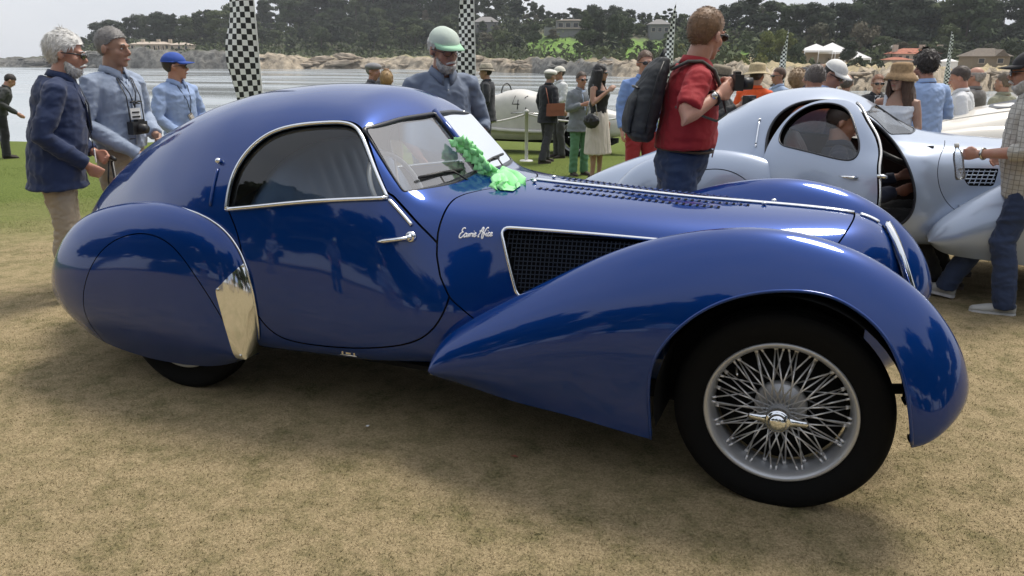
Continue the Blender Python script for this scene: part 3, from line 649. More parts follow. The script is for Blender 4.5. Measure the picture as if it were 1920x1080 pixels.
# ================================================================== the blue coupe
CAR = thing('coupe_car', 'dark blue teardrop coupe with chrome wire wheel and green ribbon on its windscreen', 'car', (0, 0, 0))
ST = [
 (-4.00, [(.01, .33), (.03, .35), (.04, .38), (.045, .42), (.04, .46), (.03, .49), (.02, .51), (.01, .52), (0, .525)]),
 (-3.85, [(.10, .28), (.17, .31), (.20, .37), (.21, .46), (.18, .55), (.15, .61), (.11, .655), (.06, .685), (0, .69)]),
 (-3.60, [(.22, .24), (.33, .28), (.37, .36), (.375, .49), (.33, .63), (.28, .74), (.21, .83), (.11, .885), (0, .90)]),
 (-3.30, [(.33, .22), (.47, .26), (.52, .36), (.52, .52), (.46, .72), (.40, .85), (.30, .98), (.16, 1.065), (0, 1.09)]),
 (-3.00, [(.42, .22), (.58, .26), (.63, .37), (.63, .55), (.57, .79), (.50, .95), (.385, 1.10), (.20, 1.20), (0, 1.23)]),
 (-2.70, [(.50, .24), (.66, .27), (.71, .38), (.71, .58), (.65, .86), (.57, 1.03), (.45, 1.19), (.24, 1.30), (0, 1.33)]),
 (-2.40, [(.55, .26), (.70, .29), (.74, .40), (.745, .60), (.69, .90), (.61, 1.08), (.485, 1.25), (.26, 1.36), (0, 1.39)]),
 (-2.10, [(.55, .27), (.70, .30), (.745, .42), (.755, .62), (.70, .92), (.625, 1.10), (.50, 1.27), (.27, 1.38), (0, 1.41)]),
 (-1.86, [(.55, .28), (.70, .31), (.745, .42), (.745, .62), (.688, .93), (.618, 1.10), (.50, 1.265), (.27, 1.368), (0, 1.398)]),
 (-1.74, [(.55, .285), (.70, .315), (.745, .43), (.74, .63), (.68, .93), (.612, 1.095), (.515, 1.24), (.27, 1.322), (0, 1.352)]),
 (-1.64, [(.55, .29), (.70, .32), (.74, .44), (.732, .63), (.67, .92), (.61, 1.06), (.525, 1.155), (.27, 1.225), (0, 1.28)]),
 (-1.52, [(.55, .30), (.69, .33), (.73, .45), (.72, .63), (.655, .90), (.60, .99), (.52, 1.045), (.27, 1.10), (0, 1.148)]),
 (-1.42, [(.55, .31), (.68, .34), (.72, .46), (.705, .63), (.63, .87), (.58, .935), (.50, .985), (.27, 1.015), (0, 1.035)]),
 (-1.30, [(.52, .32), (.66, .345), (.695, .46), (.675, .63), (.595, .84), (.54, .92), (.45, .968), (.25, 1.0), (0, 1.012)]),
 (-1.10, [(.45, .31), (.58, .34), (.61, .46), (.585, .63), (.53, .81), (.495, .89), (.42, .945), (.24, .985), (0, .998)]),
 (-.80, [(.40, .30), (.50, .33), (.52, .45), (.505, .62), (.47, .79), (.44, .870), (.36, .932), (.20, .972), (0, .985)]),
 (-.40, [(.36, .30), (.44, .33), (.46, .45), (.45, .62), (.42, .78), (.385, .855), (.31, .913), (.17, .955), (0, .968)]),
 (0.0, [(.30, .30), (.37, .33), (.39, .45), (.385, .62), (.36, .76), (.325, .835), (.26, .90), (.14, .945), (0, .960)]),
 (.18, [(.22, .30), (.30, .34), (.32, .45), (.31, .62), (.285, .75), (.255, .82), (.20, .885), (.11, .930), (0, .948)]),
 (.29, [(.13, .32), (.19, .36), (.22, .46), (.215, .60), (.19, .71), (.165, .78), (.13, .84), (.07, .885), (0, .902)]),
 (.37, [(.06, .36), (.11, .40), (.14, .46), (.14, .55), (.125, .63), (.10, .69), (.075, .74), (.04, .77), (0, .78)]),
 (.44, [(.01, .40), (.02, .42), (.03, .45), (.03, .50), (.025, .54), (.02, .57), (.015, .59), (.01, .60), (0, .605)]),
]
G = loft(ST, 420, 150, 14, 2)
BODY = skin(G); BB = bvh_of(BODY)
AX = lambda p: p[:, [0, 2]]
win_o = curve([(-2.297, .905), (-2.292, 1.03), (-2.25, 1.13), (-2.165, 1.208), (-2.05, 1.247), (-1.90, 1.264), (-1.79, 1.262), (-1.728, 1.232), (-1.66, 1.15), (-1.59, 1.05), (-1.548, .992)], 90)
win = np.concatenate([win_o, curve([(-1.548, .992), (-1.70, .982), (-1.90, .962), (-2.10, .934), (-2.297, .905)], 30)[1:-1]])
door_o = np.concatenate([curve([(-2.285, .895), (-2.235, .82), (-2.195, .70), (-2.175, .56), (-2.13, .45), (-2.06, .385), (-1.95, .362), (-1.72, .372), (-1.48, .41), (-1.345, .47), (-1.275, .57), (-1.258, .70), (-1.305, .80), (-1.41, .895), (-1.53, .998)], 120),
    np.stack([-1.95+(win_o[::-1, 0]+1.95)*1.016, 1.0+(win_o[::-1, 1]-1.0)*1.03], 1)[2:-2]])
# windscreen halves, outlines seen from the front (y, z)
def rounded(P, r, n=5, step=.02):
    "closed polygon with small rounded corners, evenly filled"
    P = [np.array(p, float) for p in P]; o = []; N = len(P)
    for i in range(N):
        a, b, c = P[i-1], P[i], P[(i+1) % N]; rr = r[i] if hasattr(r, '__len__') else r
        u = (a-b)/np.linalg.norm(a-b); v = (c-b)/np.linalg.norm(c-b); p, q = b+u*rr, b+v*rr
        for k in range(n+1): t = k/n; o.append((1-t)**2*p+2*t*(1-t)*b+t*t*q)
    f = []
    for a, b in zip(o, o[1:]+o[:1]):
        m = max(1, int(np.linalg.norm(b-a)/step)); f += [a+(b-a)*k/m for k in range(m)]
    return np.array(f)
ws = rounded([(-.014, 1.035), (-.014, 1.280), (-.25, 1.272), (-.497, 1.245), (-.530, 1.13), (-.562, 1.012), (-.30, 1.010)], [.006, .012, .05, .014, .05, .012, .08])
vent = rounded([(-1.105, .885), (-.32, .858), (-.50, .74), (-.955, .612), (-1.012, .628)], [.036, .02, .1, .01, .03])
def both(fn): return fn
f_win = lambda P: poly_sd(win, AX(P))
f_door = lambda P: poly_sd(door_o, AX(P))
def f_ws(P):
    q = np.stack([-np.abs(P[:, 1]), P[:, 2]], 1); d = poly_sd(ws, q)
    return np.where((P[:, 0] > -1.86) & (P[:, 0] < -1.36), d, -1)
zs_c = np.array([.30, .50, .56, .62, .70, .78, .86, .93]); xs_c = np.array([-1.00, -1.12, -1.19, -1.255, -1.30, -1.325, -1.335, -1.335])
ys_c = np.array([0, .10, .20, .30, .38, .44, .48]); xy_c = np.array([-1.17, -1.18, -1.22, -1.28, -1.318, -1.333, -1.335])
def f_cowl(P):
    w = np.clip((P[:, 2]-.915)/.03, 0, 1)
    return P[:, 0]-(np.interp(P[:, 2], zs_c, xs_c)*(1-w)+np.interp(np.abs(P[:, 1]), ys_c, xy_c)*w)
zn_c = np.array([.3, .70, .78, .86, .91, .94, .96, 1.0]); xn_c = np.array([.03, .05, .07, .115, .15, .172, .18, .18])
f_nose = lambda P: P[:, 0]-np.interp(P[:, 2], zn_c, xn_c)
gw = .0035
hood = BODY.clip(lambda P: f_cowl(P)-gw).clip(lambda P: -f_nose(P)-gw)
nose = BODY.clip(lambda P: f_nose(P)-gw)
shell = BODY.clip(lambda P: -f_cowl(P)-gw)
BP = MAT['blue_paint']
rear = shell.clip(lambda P: -f_door(P)-gw).clip(lambda P: -f_ws(P)).clip(lambda P: -f_win(P))
rear.build('body_shell', BP, CAR)
for s in (-1, 1):
    d = shell.clip(lambda P: P[:, 1]*s).clip(lambda P: f_door(P)-gw).clip(lambda P: -f_win(P))
    DOOR = d.build('door', BP, CAR)
    if s < 0: DNEAR = DOOR
    gl = BODY.clip(lambda P: P[:, 1]*s).clip(f_win).offset(.012)
    gl.e = []; gl.build('side_window', MAT['side_glass'], DOOR, 0)
    # chrome surround, a rounded strip along the cut
    ins = 1.012; o = cast_side(BB, win_o, s, .004); b = cast_side(BB, [(x, z) for x, z in win[len(win_o):]][::-1], s, .006)
    MB().tube(o, .0105, 8, flat=.75).build('window_surround', MAT['chrome'], DOOR)
    MB().tube([o[0]]+b+[o[-1]], .0115, 8, flat=.8).build('window_sill_strip', MAT['chrome'], DOOR)
    dn = cast_side(BB, curve([(-1.54, .985), (-1.49, .942), (-1.435, .892)], 14), s, .006)
    MB().tube(dn, .010, 8, flat=.7).build('trim_strip', MAT['chrome'], DOOR)
def f_vent(P): return poly_sd(vent, AX(P))
hood2 = hood.clip(lambda P: -f_vent(P))
HOOD = hood2.build('hood', BP, CAR)
nose.build('nose', BP, CAR)
# the dark inside of the shell, with the same openings
lin = BODY.clip(lambda P: 3.4+P[:, 0]).clip(lambda P: -1.22-P[:, 0]).clip(lambda P: -f_win(P)-.0).clip(lambda P: -f_ws(P)).offset(.035); lin.e = []
lin.build('lining', MAT['lining'], CAR, 0)
MB().box((-2.1, 0, .30), (2.3, 1.30, .02)).box((-1.25, 0, .60), (.02, .84, .54)).build('floor_pan', MAT['under_metal'], CAR, False)
MB().box((-.55, 0, .34), (1.0, .40, .04)).box((-.55, 0, .56), (.8, .28, .36)).build('engine_tray', MAT['under_metal'], CAR, False)
MB().box((-1.7, 0, .25), (2.8, .8, .05)).build('chassis', MAT['under_metal'], CAR, False)
# windscreen: two flat panes in a V with a dark rubber gasket, centre bar
def plane_fit(a, b, c): n = (Vector(b)-Vector(a)).cross(Vector(c)-Vector(a)); return Vector(a), n
for s in (-1, 1):
    a0, nn = plane_fit((-1.425, 0, 1.03), (-1.648, 0, 1.278), (-1.515, s*.55, 1.03))
    pts = [Vector((a0.x-(nn.y*(s*-y-a0.y)+nn.z*(z-a0.z))/nn.x-.004, s*-y, z)) for y, z in ws]
    me = MB().add(pts, [tuple(range(len(pts)))]); WSP = me.build('windscreen_pane', MAT['windscreen_glass'], CAR, False)
    edge = []
    for (y, z), p in zip(ws, pts):
        h = BB.ray_cast(Vector((-.5, s*-y, z)), Vector((-1, 0, 0)))
        edge.append(h[0].lerp(p, .35) if h[0] is not None and abs(h[0].x-p.x) < .12 else p)
    MB().tube(edge, [.011 if z > 1.235 else .005 for y, z in ws], 6, closed=True, flat=.8).build('gasket', MAT['gasket'], WSP)
    # the strip of frame between skin edge and pane
    fr = MB(); n = len(ws); v = []
    for (y, z), p in zip(ws, pts):
        h = BB.ray_cast(Vector((-.5, s*-y, z)), Vector((-1, 0, 0)))
        v += [(h[0] if h[0] is not None and abs(h[0].x-p.x) < .15 else p), p]
    fr.add(v, [(2*i, 2*((i+1) % n), 2*((i+1) % n)+1, 2*i+1) for i in range(n)]).build('frame', MAT['gasket'], WSP)
MB().tube([(-1.405, 0, 1.025), (-1.47, 0, 1.095), (-1.56, 0, 1.195), (-1.655, 0, 1.295)], .018, 8, flat=.7).build('centre_bar', BP, CAR)

# ---- fenders
def piped(name, G, cuts, mat, par, flange=.018, offs=0):
    p = skin(G)
    if offs: p = p.offset(-offs)
    for c in cuts: p = p.clip(c)
    return p, p.build(name, mat, par, flange)
arch = curve([(-.33, -.3), (-.398, .10), (-.410, .26), (-.421, .41), (-.413, .531), (-.378, .613), (-.311, .698), (-.213, .769), (-.099, .811), (.012, .826), (.12, .815), (.216, .769), (.284, .708), (.332, .629), (.367, .529), (.392, .411), (.405, .30), (.42, -.3)], 120)
f_arch = lambda P: -poly_sd(arch, AX(P))
FC = [(-1.285, .368), (-1.290, .425), (-1.238, .492), (-1.108, .584), (-.962, .672), (-.802, .765), (-.621, .860), (-.432, .932), (-.253, .972), (-.098, .985), (.052, .970), (.200, .926), (.333, .852), (.435, .762), (.509, .657), (.544, .572), (.555, .50), (.535, .445), (.485, .405), (.415, .385)]
FE = [(-1.285, .362), (-1.276, .330), (-1.20, .318), (-1.05, .302), (-.88, .286), (-.70, .274), (-.534, .256), (-.40, .243), (-.2, .23), (0, .23), (.2, .27), (.33, .33), (.405, .38)]
f_bot = lambda P: P[:, 2]-np.interp(P[:, 0], [-2, .30, .38, .45, .6], [.0, .0, .318, .325, .335])
for s in (-1, 1):
    g = fender(FC, [-.715, -.69, -.66, -.63, -.61, -.60, -.60, -.60, -.60, -.60], [-.80, -.815, -.82, -.82, -.82, -.82, -.82, -.815, -.80, -.75], FE, [-.76, -.77, -.785, -.79, -.795, -.795, -.795, -.79, -.77, -.72], 220, 90, 1.1, s, sm=10)
    fp, FF = piped('front_fender', g, [f_arch], BP, CAR, .02)
    fl = fp.offset(.014); fl.e = []; fl.build('fender_lining', MAT['under_metal'], FF, 0)
    bead = cast_side(bvh_of(skin(g)), arch[6:-4], s, .0)
    MB().tube(bead, .006, 6).build('arch_bead', BP, FF)
    w = MB(); vv = []; n = 26
    for i in range(n+1):
        th = math.pi*(.16+.92*i/n); x, z = .405*math.cos(th)-.01, .38+.425*math.sin(th)
        vv += [(x, s*.36, z), (x, s*.755, z)]
    w.add(vv, [(2*i, 2*i+2, 2*i+3, 2*i+1) for i in range(n)]); w.box((-.09, s*.475, .56), (.66, .01, .58)); w.build('wheel_well', MAT['under_metal'], CAR)
    if s < 0: FNEAR = fp
RC = [(-3.545, .35), (-3.555, .45), (-3.44, .64), (-3.28, .775), (-3.08, .850), (-2.80, .895), (-2.58, .893), (-2.37, .85), (-2.24, .77), (-2.17, .655), (-2.145, .52), (-2.155, .37), (-2.19, .275)]
RE = [(-3.51, .32), (-3.42, .275), (-3.25, .225), (-3.05, .185), (-2.85, .165), (-2.6, .165), (-2.38, .195), (-2.20, .262)]
skl = curve([(-3.10, .10), (-3.12, .33), (-3.085, .49), (-2.99, .655), (-2.865, .745), (-2.69, .780), (-2.527, .737), (-2.395, .62), (-2.30, .49), (-2.25, .36), (-2.22, .10)], 80)
f_sk = lambda P: poly_sd(skl, AX(P))
guard = rounded([(-2.300, .575), (-2.178, .70), (-2.13, .62), (-2.12, .50), (-2.14, .36), (-2.18, .262), (-2.245, .255), (-2.262, .38), (-2.280, .49)], [.012, .012, .04, .04, .04, .03, .03, .04, .03])
for s in (-1, 1):
    g = fender(RC, [-.50, -.56, -.60, -.62, -.64, -.67, -.70, -.735, -.748, -.75], [-.60, -.72, -.79, -.815, -.82, -.825, -.825, -.82, -.80, -.785], RE, [-.55, -.66, -.72, -.74, -.745, -.75, -.75, -.75, -.75, -.75], 200, 80, 1.2, s, zf=(.12, .42, .76), sm=8)
    p = skin(g)
    side = lambda P: P[:, 1]*s-.62
    out_ = lambda P: np.minimum(f_sk(P), side(P)*3)
    RF = p.clip(lambda P: -out_(P)-.0025).build('rear_fender', BP, CAR, .015)
    p.clip(lambda P: out_(P)-.0025).build('wheel_spat', BP, RF, .015)
    gp = p.offset(-.004).clip(side).clip(lambda P: poly_sd(guard, AX(P)))
    GU = gp.build('stone_guard', MAT['chrome'], RF, .006)
    bb = bvh_of(p)
    for q in [(-2.190, .680), (-2.288, .580), (-2.215, .285)]:
        h = cast_side(bb, [q], s, .006)
        if h: MB().ball(h[0], (.007, .004, .007), 10).build('screw', MAT['steel'], GU)
    pipe = [Vector((a[0], s*-a[1]*-1 if False else (a[1]), a[2])) for a in []]
    rim = [Vector(v) for v in g[int(.45*200):, 0+0]] if False else None
    # thin bright piping where the fender meets the body
    cr = curve([(x, z) for x, z in RC], 120); yy = pchip(np.linspace(0, 1, 10), np.array([-.50, -.56, -.60, -.62, -.64, -.67, -.70, -.735, -.748, -.75]), np.linspace(0, 1, 120))
    pp = [Vector((x, -s*y+s*0.0, z)) for (x, z), y in zip(cr, yy)][62:118]
    pts = []
    for q in pp:
        h = BB.find_nearest(q+Vector((0, s*.02, .0)))
        pts.append(h[0]+h[1]*0.0+Vector((.006, s*.006, .004)))
    MB().tube(pts, .0045, 6).build('piping', MAT['chrome'], RF)
# ---- wheels
def make_wheel(spokes=True):
    "wheel about its own Y axis, outer side at -Y"
    Mx = Matrix.Rotation(math.pi/2, 3, 'X')     # local z -> -y
    t = thing('wheel', None, None)
    prof = [(.245, .045), (.252, .052), (.262, .056), (.285, .0665), (.315, .071), (.338, .069), (.352, .060), (.3585, .050), (.3585, .045), (.3545, .044), (.3545, .040), (.3605, .038), (.3625, .020), (.3580, .019), (.3580, .014), (.3630, .013), (.3640, 0)]
    prof = prof + [(r, -h) for r, h in prof[-2::-1]]
    # two thin raised rings on the sidewall
    MB().lathe(prof, 96, (0, 0, 0), Mx).build('tyre', MAT['rubber'], t)
    rp_ = [(.250, .062), (.2545, .058), (.2545, .050), (.246, .046), (.240, .045), (.2365, .036), (.236, .010), (.232, .002), (.228, -.03), (.234, -.045), (.245, -.052), (.252, -.062), (.238, -.058), (.224, -.05), (.2235, -.022), (.2245, .000), (.2295, .008), (.2305, .040), (.242, .058)]
    RIM = MB().lathe(rp_, 96, (0, 0, 0), Mx, closed=True).build('rim', MAT['alu_paint'], t)
    hub = MB().lathe([(.0, .128), (.030, .127), (.031, .085), (.036, .070), (.040, .062), (.034, .055), (.040, .03), (.060, .002), (.080, -.012), (.088, -.020), (.088, -.034), (.05, -.040), (.05, -.08), (0, -.08)], 40, (0, 0, 0), Mx)
    HB = hub.build('hub', MAT['alu_paint'], t)
    nip = MB(); sp = []
    def P(r, a, h): return Mx @ Vector((r*math.cos(a), r*math.sin(a), h))
    N = 20
    for k in range(N):                 # outer row, long pairs from the outer flange to the back of the rim
        for dd in (-1, 1):
            a = 2*math.pi*(k+.5)/N; sp.append((P(.038, a, .064), P(.2245, a+dd*.62, -.012)))
    for k in range(16):                # inner row
        for dd in (-1, 1):
            a = 2*math.pi*k/16; sp.append((P(.087, a, -.026), P(.2305, a+dd*.36, .026)))
    base = MB().tube([(0, 0, 0), (0, 0, 1)], .0028, 6)
    me = base.build('spoke', MAT['spoke_metal'], t).data
    first = [o for o in t.children if o.name.startswith('spoke')][0]
    for i, (a, b) in enumerate(sp):
        o = first if i == 0 else link('spoke', me, t)
        d = b-a; o.location = a; o.rotation_euler = d.to_track_quat('Z', 'Y').to_euler(); o.scale = (1, 1, d.length)
        q = d.normalized(); nip.tube([b-q*.016, b-q*.002], .0042, 6)
    nip.build('spoke_nipples', MAT['spoke_metal'], RIM)['kind'] = 'stuff'
    # winged knock-off nut
    K = MB().lathe([(0, .146), (.016, .145), (.026, .140), (.030, .131), (.0305, .126), (.036, .126), (.041, .120), (.042, .106), (.030, .100)], 36, (0, 0, 0), Mx).build('hub_nut', MAT['chrome'], HB)
    for sg in (-1, 1):
        wv = MB()
        pr = [(.036, .020, .014), (.055, .013, .011), (.074, .0115, .010), (.090, .012, .008), (.097, .003, .006)]
        v = []
        for r, hh, d in pr: v += [Mx @ Vector((sg*r, hh, .106)), Mx @ Vector((sg*r, -hh, .106)), Mx @ Vector((sg*r, -hh*.8, .106+d)), Mx @ Vector((sg*r, hh*.8, .106+d))]
        f = []
        for i in range(4):
            for k in range(4): f.append((i*4+k, i*4+(k+1) % 4, i*4+4+(k+1) % 4, i*4+4+k))
        f.append((16, 17, 18, 19)); wv.add(v, f)
        wv.build('nut_wing', MAT['chrome'], HB)
    MB().lathe([(.0, -.04), (.215, -.05), (.219, -.06), (.219, -.14), (.0, -.095)], 40, (0, 0, 0), Mx).build('brake_drum', MAT['under_metal'], t)
    MB().tube([P(.205, 2.45, .02), P(.195, 2.45, .05), P(.19, 2.46, .062)], .004, 6).build('valve', MAT['steel'], RIM)
    return t
w0 = make_wheel(); w0.parent = CAR; w0.location = (0, -.617, .3635)
w1 = copy_tree(w0, CAR); w1.location = (0, .617, .3635); w1.rotation_euler = (0, 0, math.pi)
def bare(w, x, y, rz):
    c = w.copy(); COL.objects.link(c); c.parent = CAR; c.location = (x, y, .3635); c.rotation_euler = (0, 0, rz)
    for ch in w.children:
        if not ch.name.startswith('spoke'): copy_tree(ch, c)
bare(w0, -2.69, -.615, 0); bare(w0, -2.69, .615, math.pi)
MB().tube([(0, -.55, .36), (0, .55, .36)], .035, 10).tube([(-.35, -.42, .40), (.05, -.42, .36), (.40, -.42, .42)], .02, 8).tube([(.41, -.70, .56), (.43, -.55, .50), (.40, -.3, .42)], .012, 8).tube([(.40, -.72, .64), (.42, -.55, .56)], .009, 8).build('front_axle', MAT['under_metal'], CAR)
MB().tube([(-2.63, -.5, .36), (-2.63, .5, .36)], .05, 10).build('rear_axle', MAT['under_metal'], CAR)
# ---- side vents: bright frame, wire mesh
for s in (-1, 1):
    HB_ = bvh_of(hood)
    loop = cast_side(HB_, vent, s, .003)
    VF = MB().tube(loop, .0095, 8, closed=True, flat=.8).build('vent_frame', MAT['chrome'], HOOD)
    msh = MB(); st = .0165
    inn = hood.clip(lambda P: P[:, 1]*s).clip(f_vent).offset(.014); ib = bvh_of(inn)
    def run(line):
        seg = []
        for q in line:
            if poly_sd(vent, np.array([q]))[0] > .002:
                h = cast_side(ib, [q], s); seg += h if h else []
            else:
                if len(seg) > 1: msh.tube(seg, .0019, 4, cap=False)
                seg = []
        if len(seg) > 1: msh.tube(seg, .0019, 4, cap=False)
    for i in range(50): x = -1.14+i*st; run([(x+.004*0, z) for z in np.linspace(.59, .89, 16)])
    for i in range(20): z = .595+i*st; run([(x, z) for x in np.linspace(-1.14, -.35, 40)])
    o = msh.build('vent_mesh', MAT['wire'], VF); o['kind'] = 'stuff'
    bk = hood.clip(lambda P: P[:, 1]*s).clip(lambda P: f_vent(P)+.03).offset(.07); bk.e = []
    bk.build('vent_back', MAT['under_metal'], VF, 0)
    MB().tube([(-1.09, s*.475, .86), (-.93, s*.45, .77), (-.86, s*.43, .70)], .009, 8).build('stay_rod', MAT['under_metal'], VF)
# ---- hood centre hinge, catches and louvres
ys = cast_top(BB, [(x, 0) for x in np.linspace(-1.17, .172, 40)], .004)
MB().tube([p for p, n in ys], .016, 8, flat=.42).build('hood_hinge', MAT['chrome'], HOOD)
ys = cast_top(BB, [(x, 0) for x in np.linspace(.195, .262, 8)], .004)
MB().tube([p for p, n in ys], .016, 8, flat=.45).build('nose_strip', MAT['chrome'], CAR)
for x, y in [(-1.13, -.07), (-1.10, .10), (-.16, -.035), (-.13, .05)]:
    p, n = cast_top(BB, [(x, y)], .0)[0]
    MB().ball(p+n*.008, (.011, .011, .008), 12).build('rivet', MAT['chrome'], HOOD)
lv = MB(); L, Wd, H = .018, .030, .0045
# one louvre: a scoop open at its forward edge
v = []
for i in range(6):
    a = math.pi*i/5; yy = -Wd/2*math.cos(a)
    v += [(-L/2, yy*.9, -.002), (-L/6, yy, H*.75*math.sin(a)), (L/2, yy, H*math.sin(a)+.0015)]
f = []
for i in range(5):
    f += [(3*i, 3*i+3, 3*i+4, 3*i+1), (3*i+1, 3*i+4, 3*i+5, 3*i+2)]
lv.add(v, f); lme = None
slot = MB().box((L/2+.004, 0, .0012), (.010, Wd*.9, .0008))
for s in (-1, 1):
    for r, (y0, x0, x1) in enumerate([(.075, -1.03, -.20), (.155, -1.08, -.30)]):
        nn = int((x1-x0)/.0275)
        for i in range(nn):
            x = x0+i*.0275; y = s*y0*(1-.25*(x+1.0))
            h = cast_top(BB, [(x, y)], .0005)[0]
            M_ = h[1].to_track_quat('Z', 'X').to_matrix()
            X = Vector((1, 0, 0)); Z = h[1]; Y = Z.cross(X).normalized(); X = Y.cross(Z); M_ = Matrix((X, Y, Z)).transposed()
            if lme is None:
                o = lv.build('louvre', BP, HOOD); lme = o.data
                so = slot.build('louvre_slot', MAT['under_metal'], o, False); sme = so.data
            else:
                o = link('louvre', lme, HOOD); so = link('louvre_slot', sme, o)
            o.matrix_world = Matrix.Translation(h[0]) @ M_.to_4x4()
# ---- grille: raked oval with fine vertical bars
gc = curve([(.287, .912), (.325, .855), (.365, .78), (.405, .69), (.44, .60), (.462, .50), (.465, .43)], 40)
hw = .118*np.sin(np.pi*np.clip(np.linspace(.02, .98, 40), 0, 1))**.6
def gp_(i, fy): y = fy*hw[i]; return Vector((gc[i, 0]-.9*y*y-.018+.03, y, gc[i, 1]))
ring = [gp_(i, -1) for i in range(40)]+[gp_(i, 1) for i in range(39, -1, -1)]
GR = MB().tube(ring, .013, 8, closed=True).build('grille_surround', MAT['chrome'], CAR)
for j in range(15):
    fy = -.9+1.8*j/14; MB().tube([gp_(i, fy)-Vector((.004, 0, 0)) for i in range(1, 39, 2)], .0035, 5).build('grille_bar', MAT['chrome'], GR)
gb = [gp_(i, f_)-Vector((.02, 0, 0)) for i in range(40) for f_ in (-1, 0, 1)]
MB().add(gb, [(3*i+k, 3*i+k+1, 3*i+k+4, 3*i+k+3) for i in range(39) for k in (0, 1)]).build('grille_back', MAT['under_metal'], GR)
# ---- door handle
hp = cast_side(BB, [(-1.432, .850)], -1, 0)[0]
H_ = MB().lathe([(0, .014), (.016, .013), (.022, .008), (.024, 0)], 24, hp, Matrix.Rotation(math.pi/2, 3, 'X'))
H_.lathe([(0, .030), (.012, .029), (.013, .01)], 20, hp, Matrix.Rotation(math.pi/2, 3, 'X'))
H_.tube([hp+Vector((0, -.026, 0)), hp+Vector((-.05, -.034, -.008)), hp+Vector((-.10, -.036, -.018)), hp+Vector((-.145, -.036, -.026))], [.012, .012, .014, .004], 10, flat=.7)
H_.build('door_handle', MAT['chrome'], DNEAR)
# trafficator on the rear quarter: knob and slim closed arm
kb = cast_side(BB, [(-2.395, 1.098)], -1, 0)[0]
KB = MB().ball(kb+Vector((0, -.014, 0)), .013, 12).build('signal_knob', MAT['chrome'], CAR)
arm = cast_side(BB, [(-2.395, z) for z in np.linspace(1.065, .91, 8)], -1, .004)
MB().tube(arm, .007, 6, flat=.6).build('signal_arm', BP, CAR)
# sill badge and jacking stub
q = cast_side(BB, [(-1.745, .366-.028), (-1.665, .338)], -1, .003)
if len(q) == 2:
    SB = MB().tube([q[0], q[1]], .008, 6, flat=.4).build('sill_plate', MAT['steel'], CAR)
    MB().box(q[0].lerp(q[1], .15)+Vector((0, -.003, .009)), (.008, .004, .016)).box(q[0].lerp(q[1], .5)+Vector((0, -.003, .009)), (.025, .004, .008)).box(q[0].lerp(q[1], .85)+Vector((0, -.003, .009)), (.008, .004, .014)).build('sill_step', MAT['steel'], SB, False)
MB().tube([(-1.345, -.70, .30), (-1.29, -.73, .325)], .006, 8).build('exhaust_stub', MAT['chrome'], CAR)
# ---- script on the hood side: hand-drawn strokes of the words 'Ecurie Nice'
STR = [
 [(.52, .95), (.40, 1.08), (.22, 1.02), (.16, .82), (.30, .66), (.40, .64), (.20, .56), (.06, .34), (.12, .08), (.34, .02), (.55, .18), (.64, .32)],
 [(.92, .42), (.82, .50), (.70, .36), (.72, .12), (.86, .08), (1.0, .24)],
 [(1.02, .46), (1.0, .16), (1.10, .08), (1.24, .26), (1.30, .46), (1.28, .16), (1.38, .10)],
 [(1.46, .10), (1.52, .48), (1.58, .40), (1.72, .46)], [(1.82, .46), (1.80, .14), (1.92, .12)], [(1.86, .66), (1.87, .70)],
 [(1.98, .26), (2.16, .34), (2.14, .48), (2.02, .42), (2.00, .16), (2.14, .08), (2.32, .22)],
 [(2.72, .10), (2.66, .0), (2.60, .10), (2.76, .60), (2.88, 1.06), (2.98, 1.0), (3.04, .50), (3.16, -.10), (3.28, -.16), (3.30, .30), (3.40, .90), (3.56, 1.04), (3.62, .92)],
 [(2.60, .62), (2.78, .70), (3.4, .30), (3.5, .34)],
 [(3.66, .46), (3.64, .14), (3.76, .12)], [(3.70, .66), (3.71, .70)],
 [(4.06, .42), (3.96, .50), (3.86, .36), (3.88, .12), (4.02, .08), (4.16, .24)],
 [(4.18, .26), (4.36, .34), (4.34, .48), (4.22, .42), (4.20, .16), (4.34, .08), (4.52, .22)]]
sc_ = MB()
for st_ in STR:
    q = curve(st_, max(8, len(st_)*4)) if len(st_) > 2 else np.array(st_)
    pts = cast_side(BB, [(-1.258+x*.0275+.006*y, .845+y*.034+x*.0012) for x, y in q], -1, .0015)
    if len(pts) > 1: sc_.tube(pts, .0026, 6)
sc_.build('script_lettering', MAT['white_script'], HOOD)
# ---- wipers
for s in (-1, 1):
    a0 = Vector((-1.44, s*.10, 1.035))
    b = [Vector((-1.455, s*.13, 1.048)), Vector((-1.48, s*.27, 1.052)), Vector((-1.50, s*.44, 1.052))]
    MB().tube(b, .007, 6).tube([Vector((-1.385, s*.20, 1.01)), Vector((-1.44, s*.24, 1.055)), b[1]], .004, 6).build('wiper', MAT['black_trim'], CAR)
# ---- cabin: pleated bench, dash, steering wheel
def seat(cx, mat, par, w=.60, top=1.13):
    S = MB(); n = 12; g = []
    for i in range(n*6+1):
        u = -1+2*i/(n*6); pl = .009*abs(math.sin(math.pi*i/6)); y = u*w; row = []
        pl0 = pl
        ztop = top-.24*abs(u)**2.6
        for k in range(13):
            t_ = k/12; pl = pl0*(1 if t_ < .94 else 0)
            if t_ < .4: q = t_/.4; x = cx+.50*(1-q)+.02; z = .48-.05*q+pl
            else: q = (t_-.4)/.6; x = cx+.05-.16*q+pl*1.0+.04*math.sin(math.pi*q); z = .46+(ztop-.46)*q
            row.append((x, y, z))
        row += [(cx-.15, y, ztop+.012), (cx-.20, y, ztop-.01), (cx-.22, y, .4)]
        g.append(row)
    g = np.array(g); p = Patch.grid(g); p.build('seat', mat, par, 0)
seat(-2.08, MAT['blue_leather'], CAR)
DB = MB().box((-1.49, 0, .90), (.10, .96, .13)).build('dashboard', MAT['lining'], CAR, False)
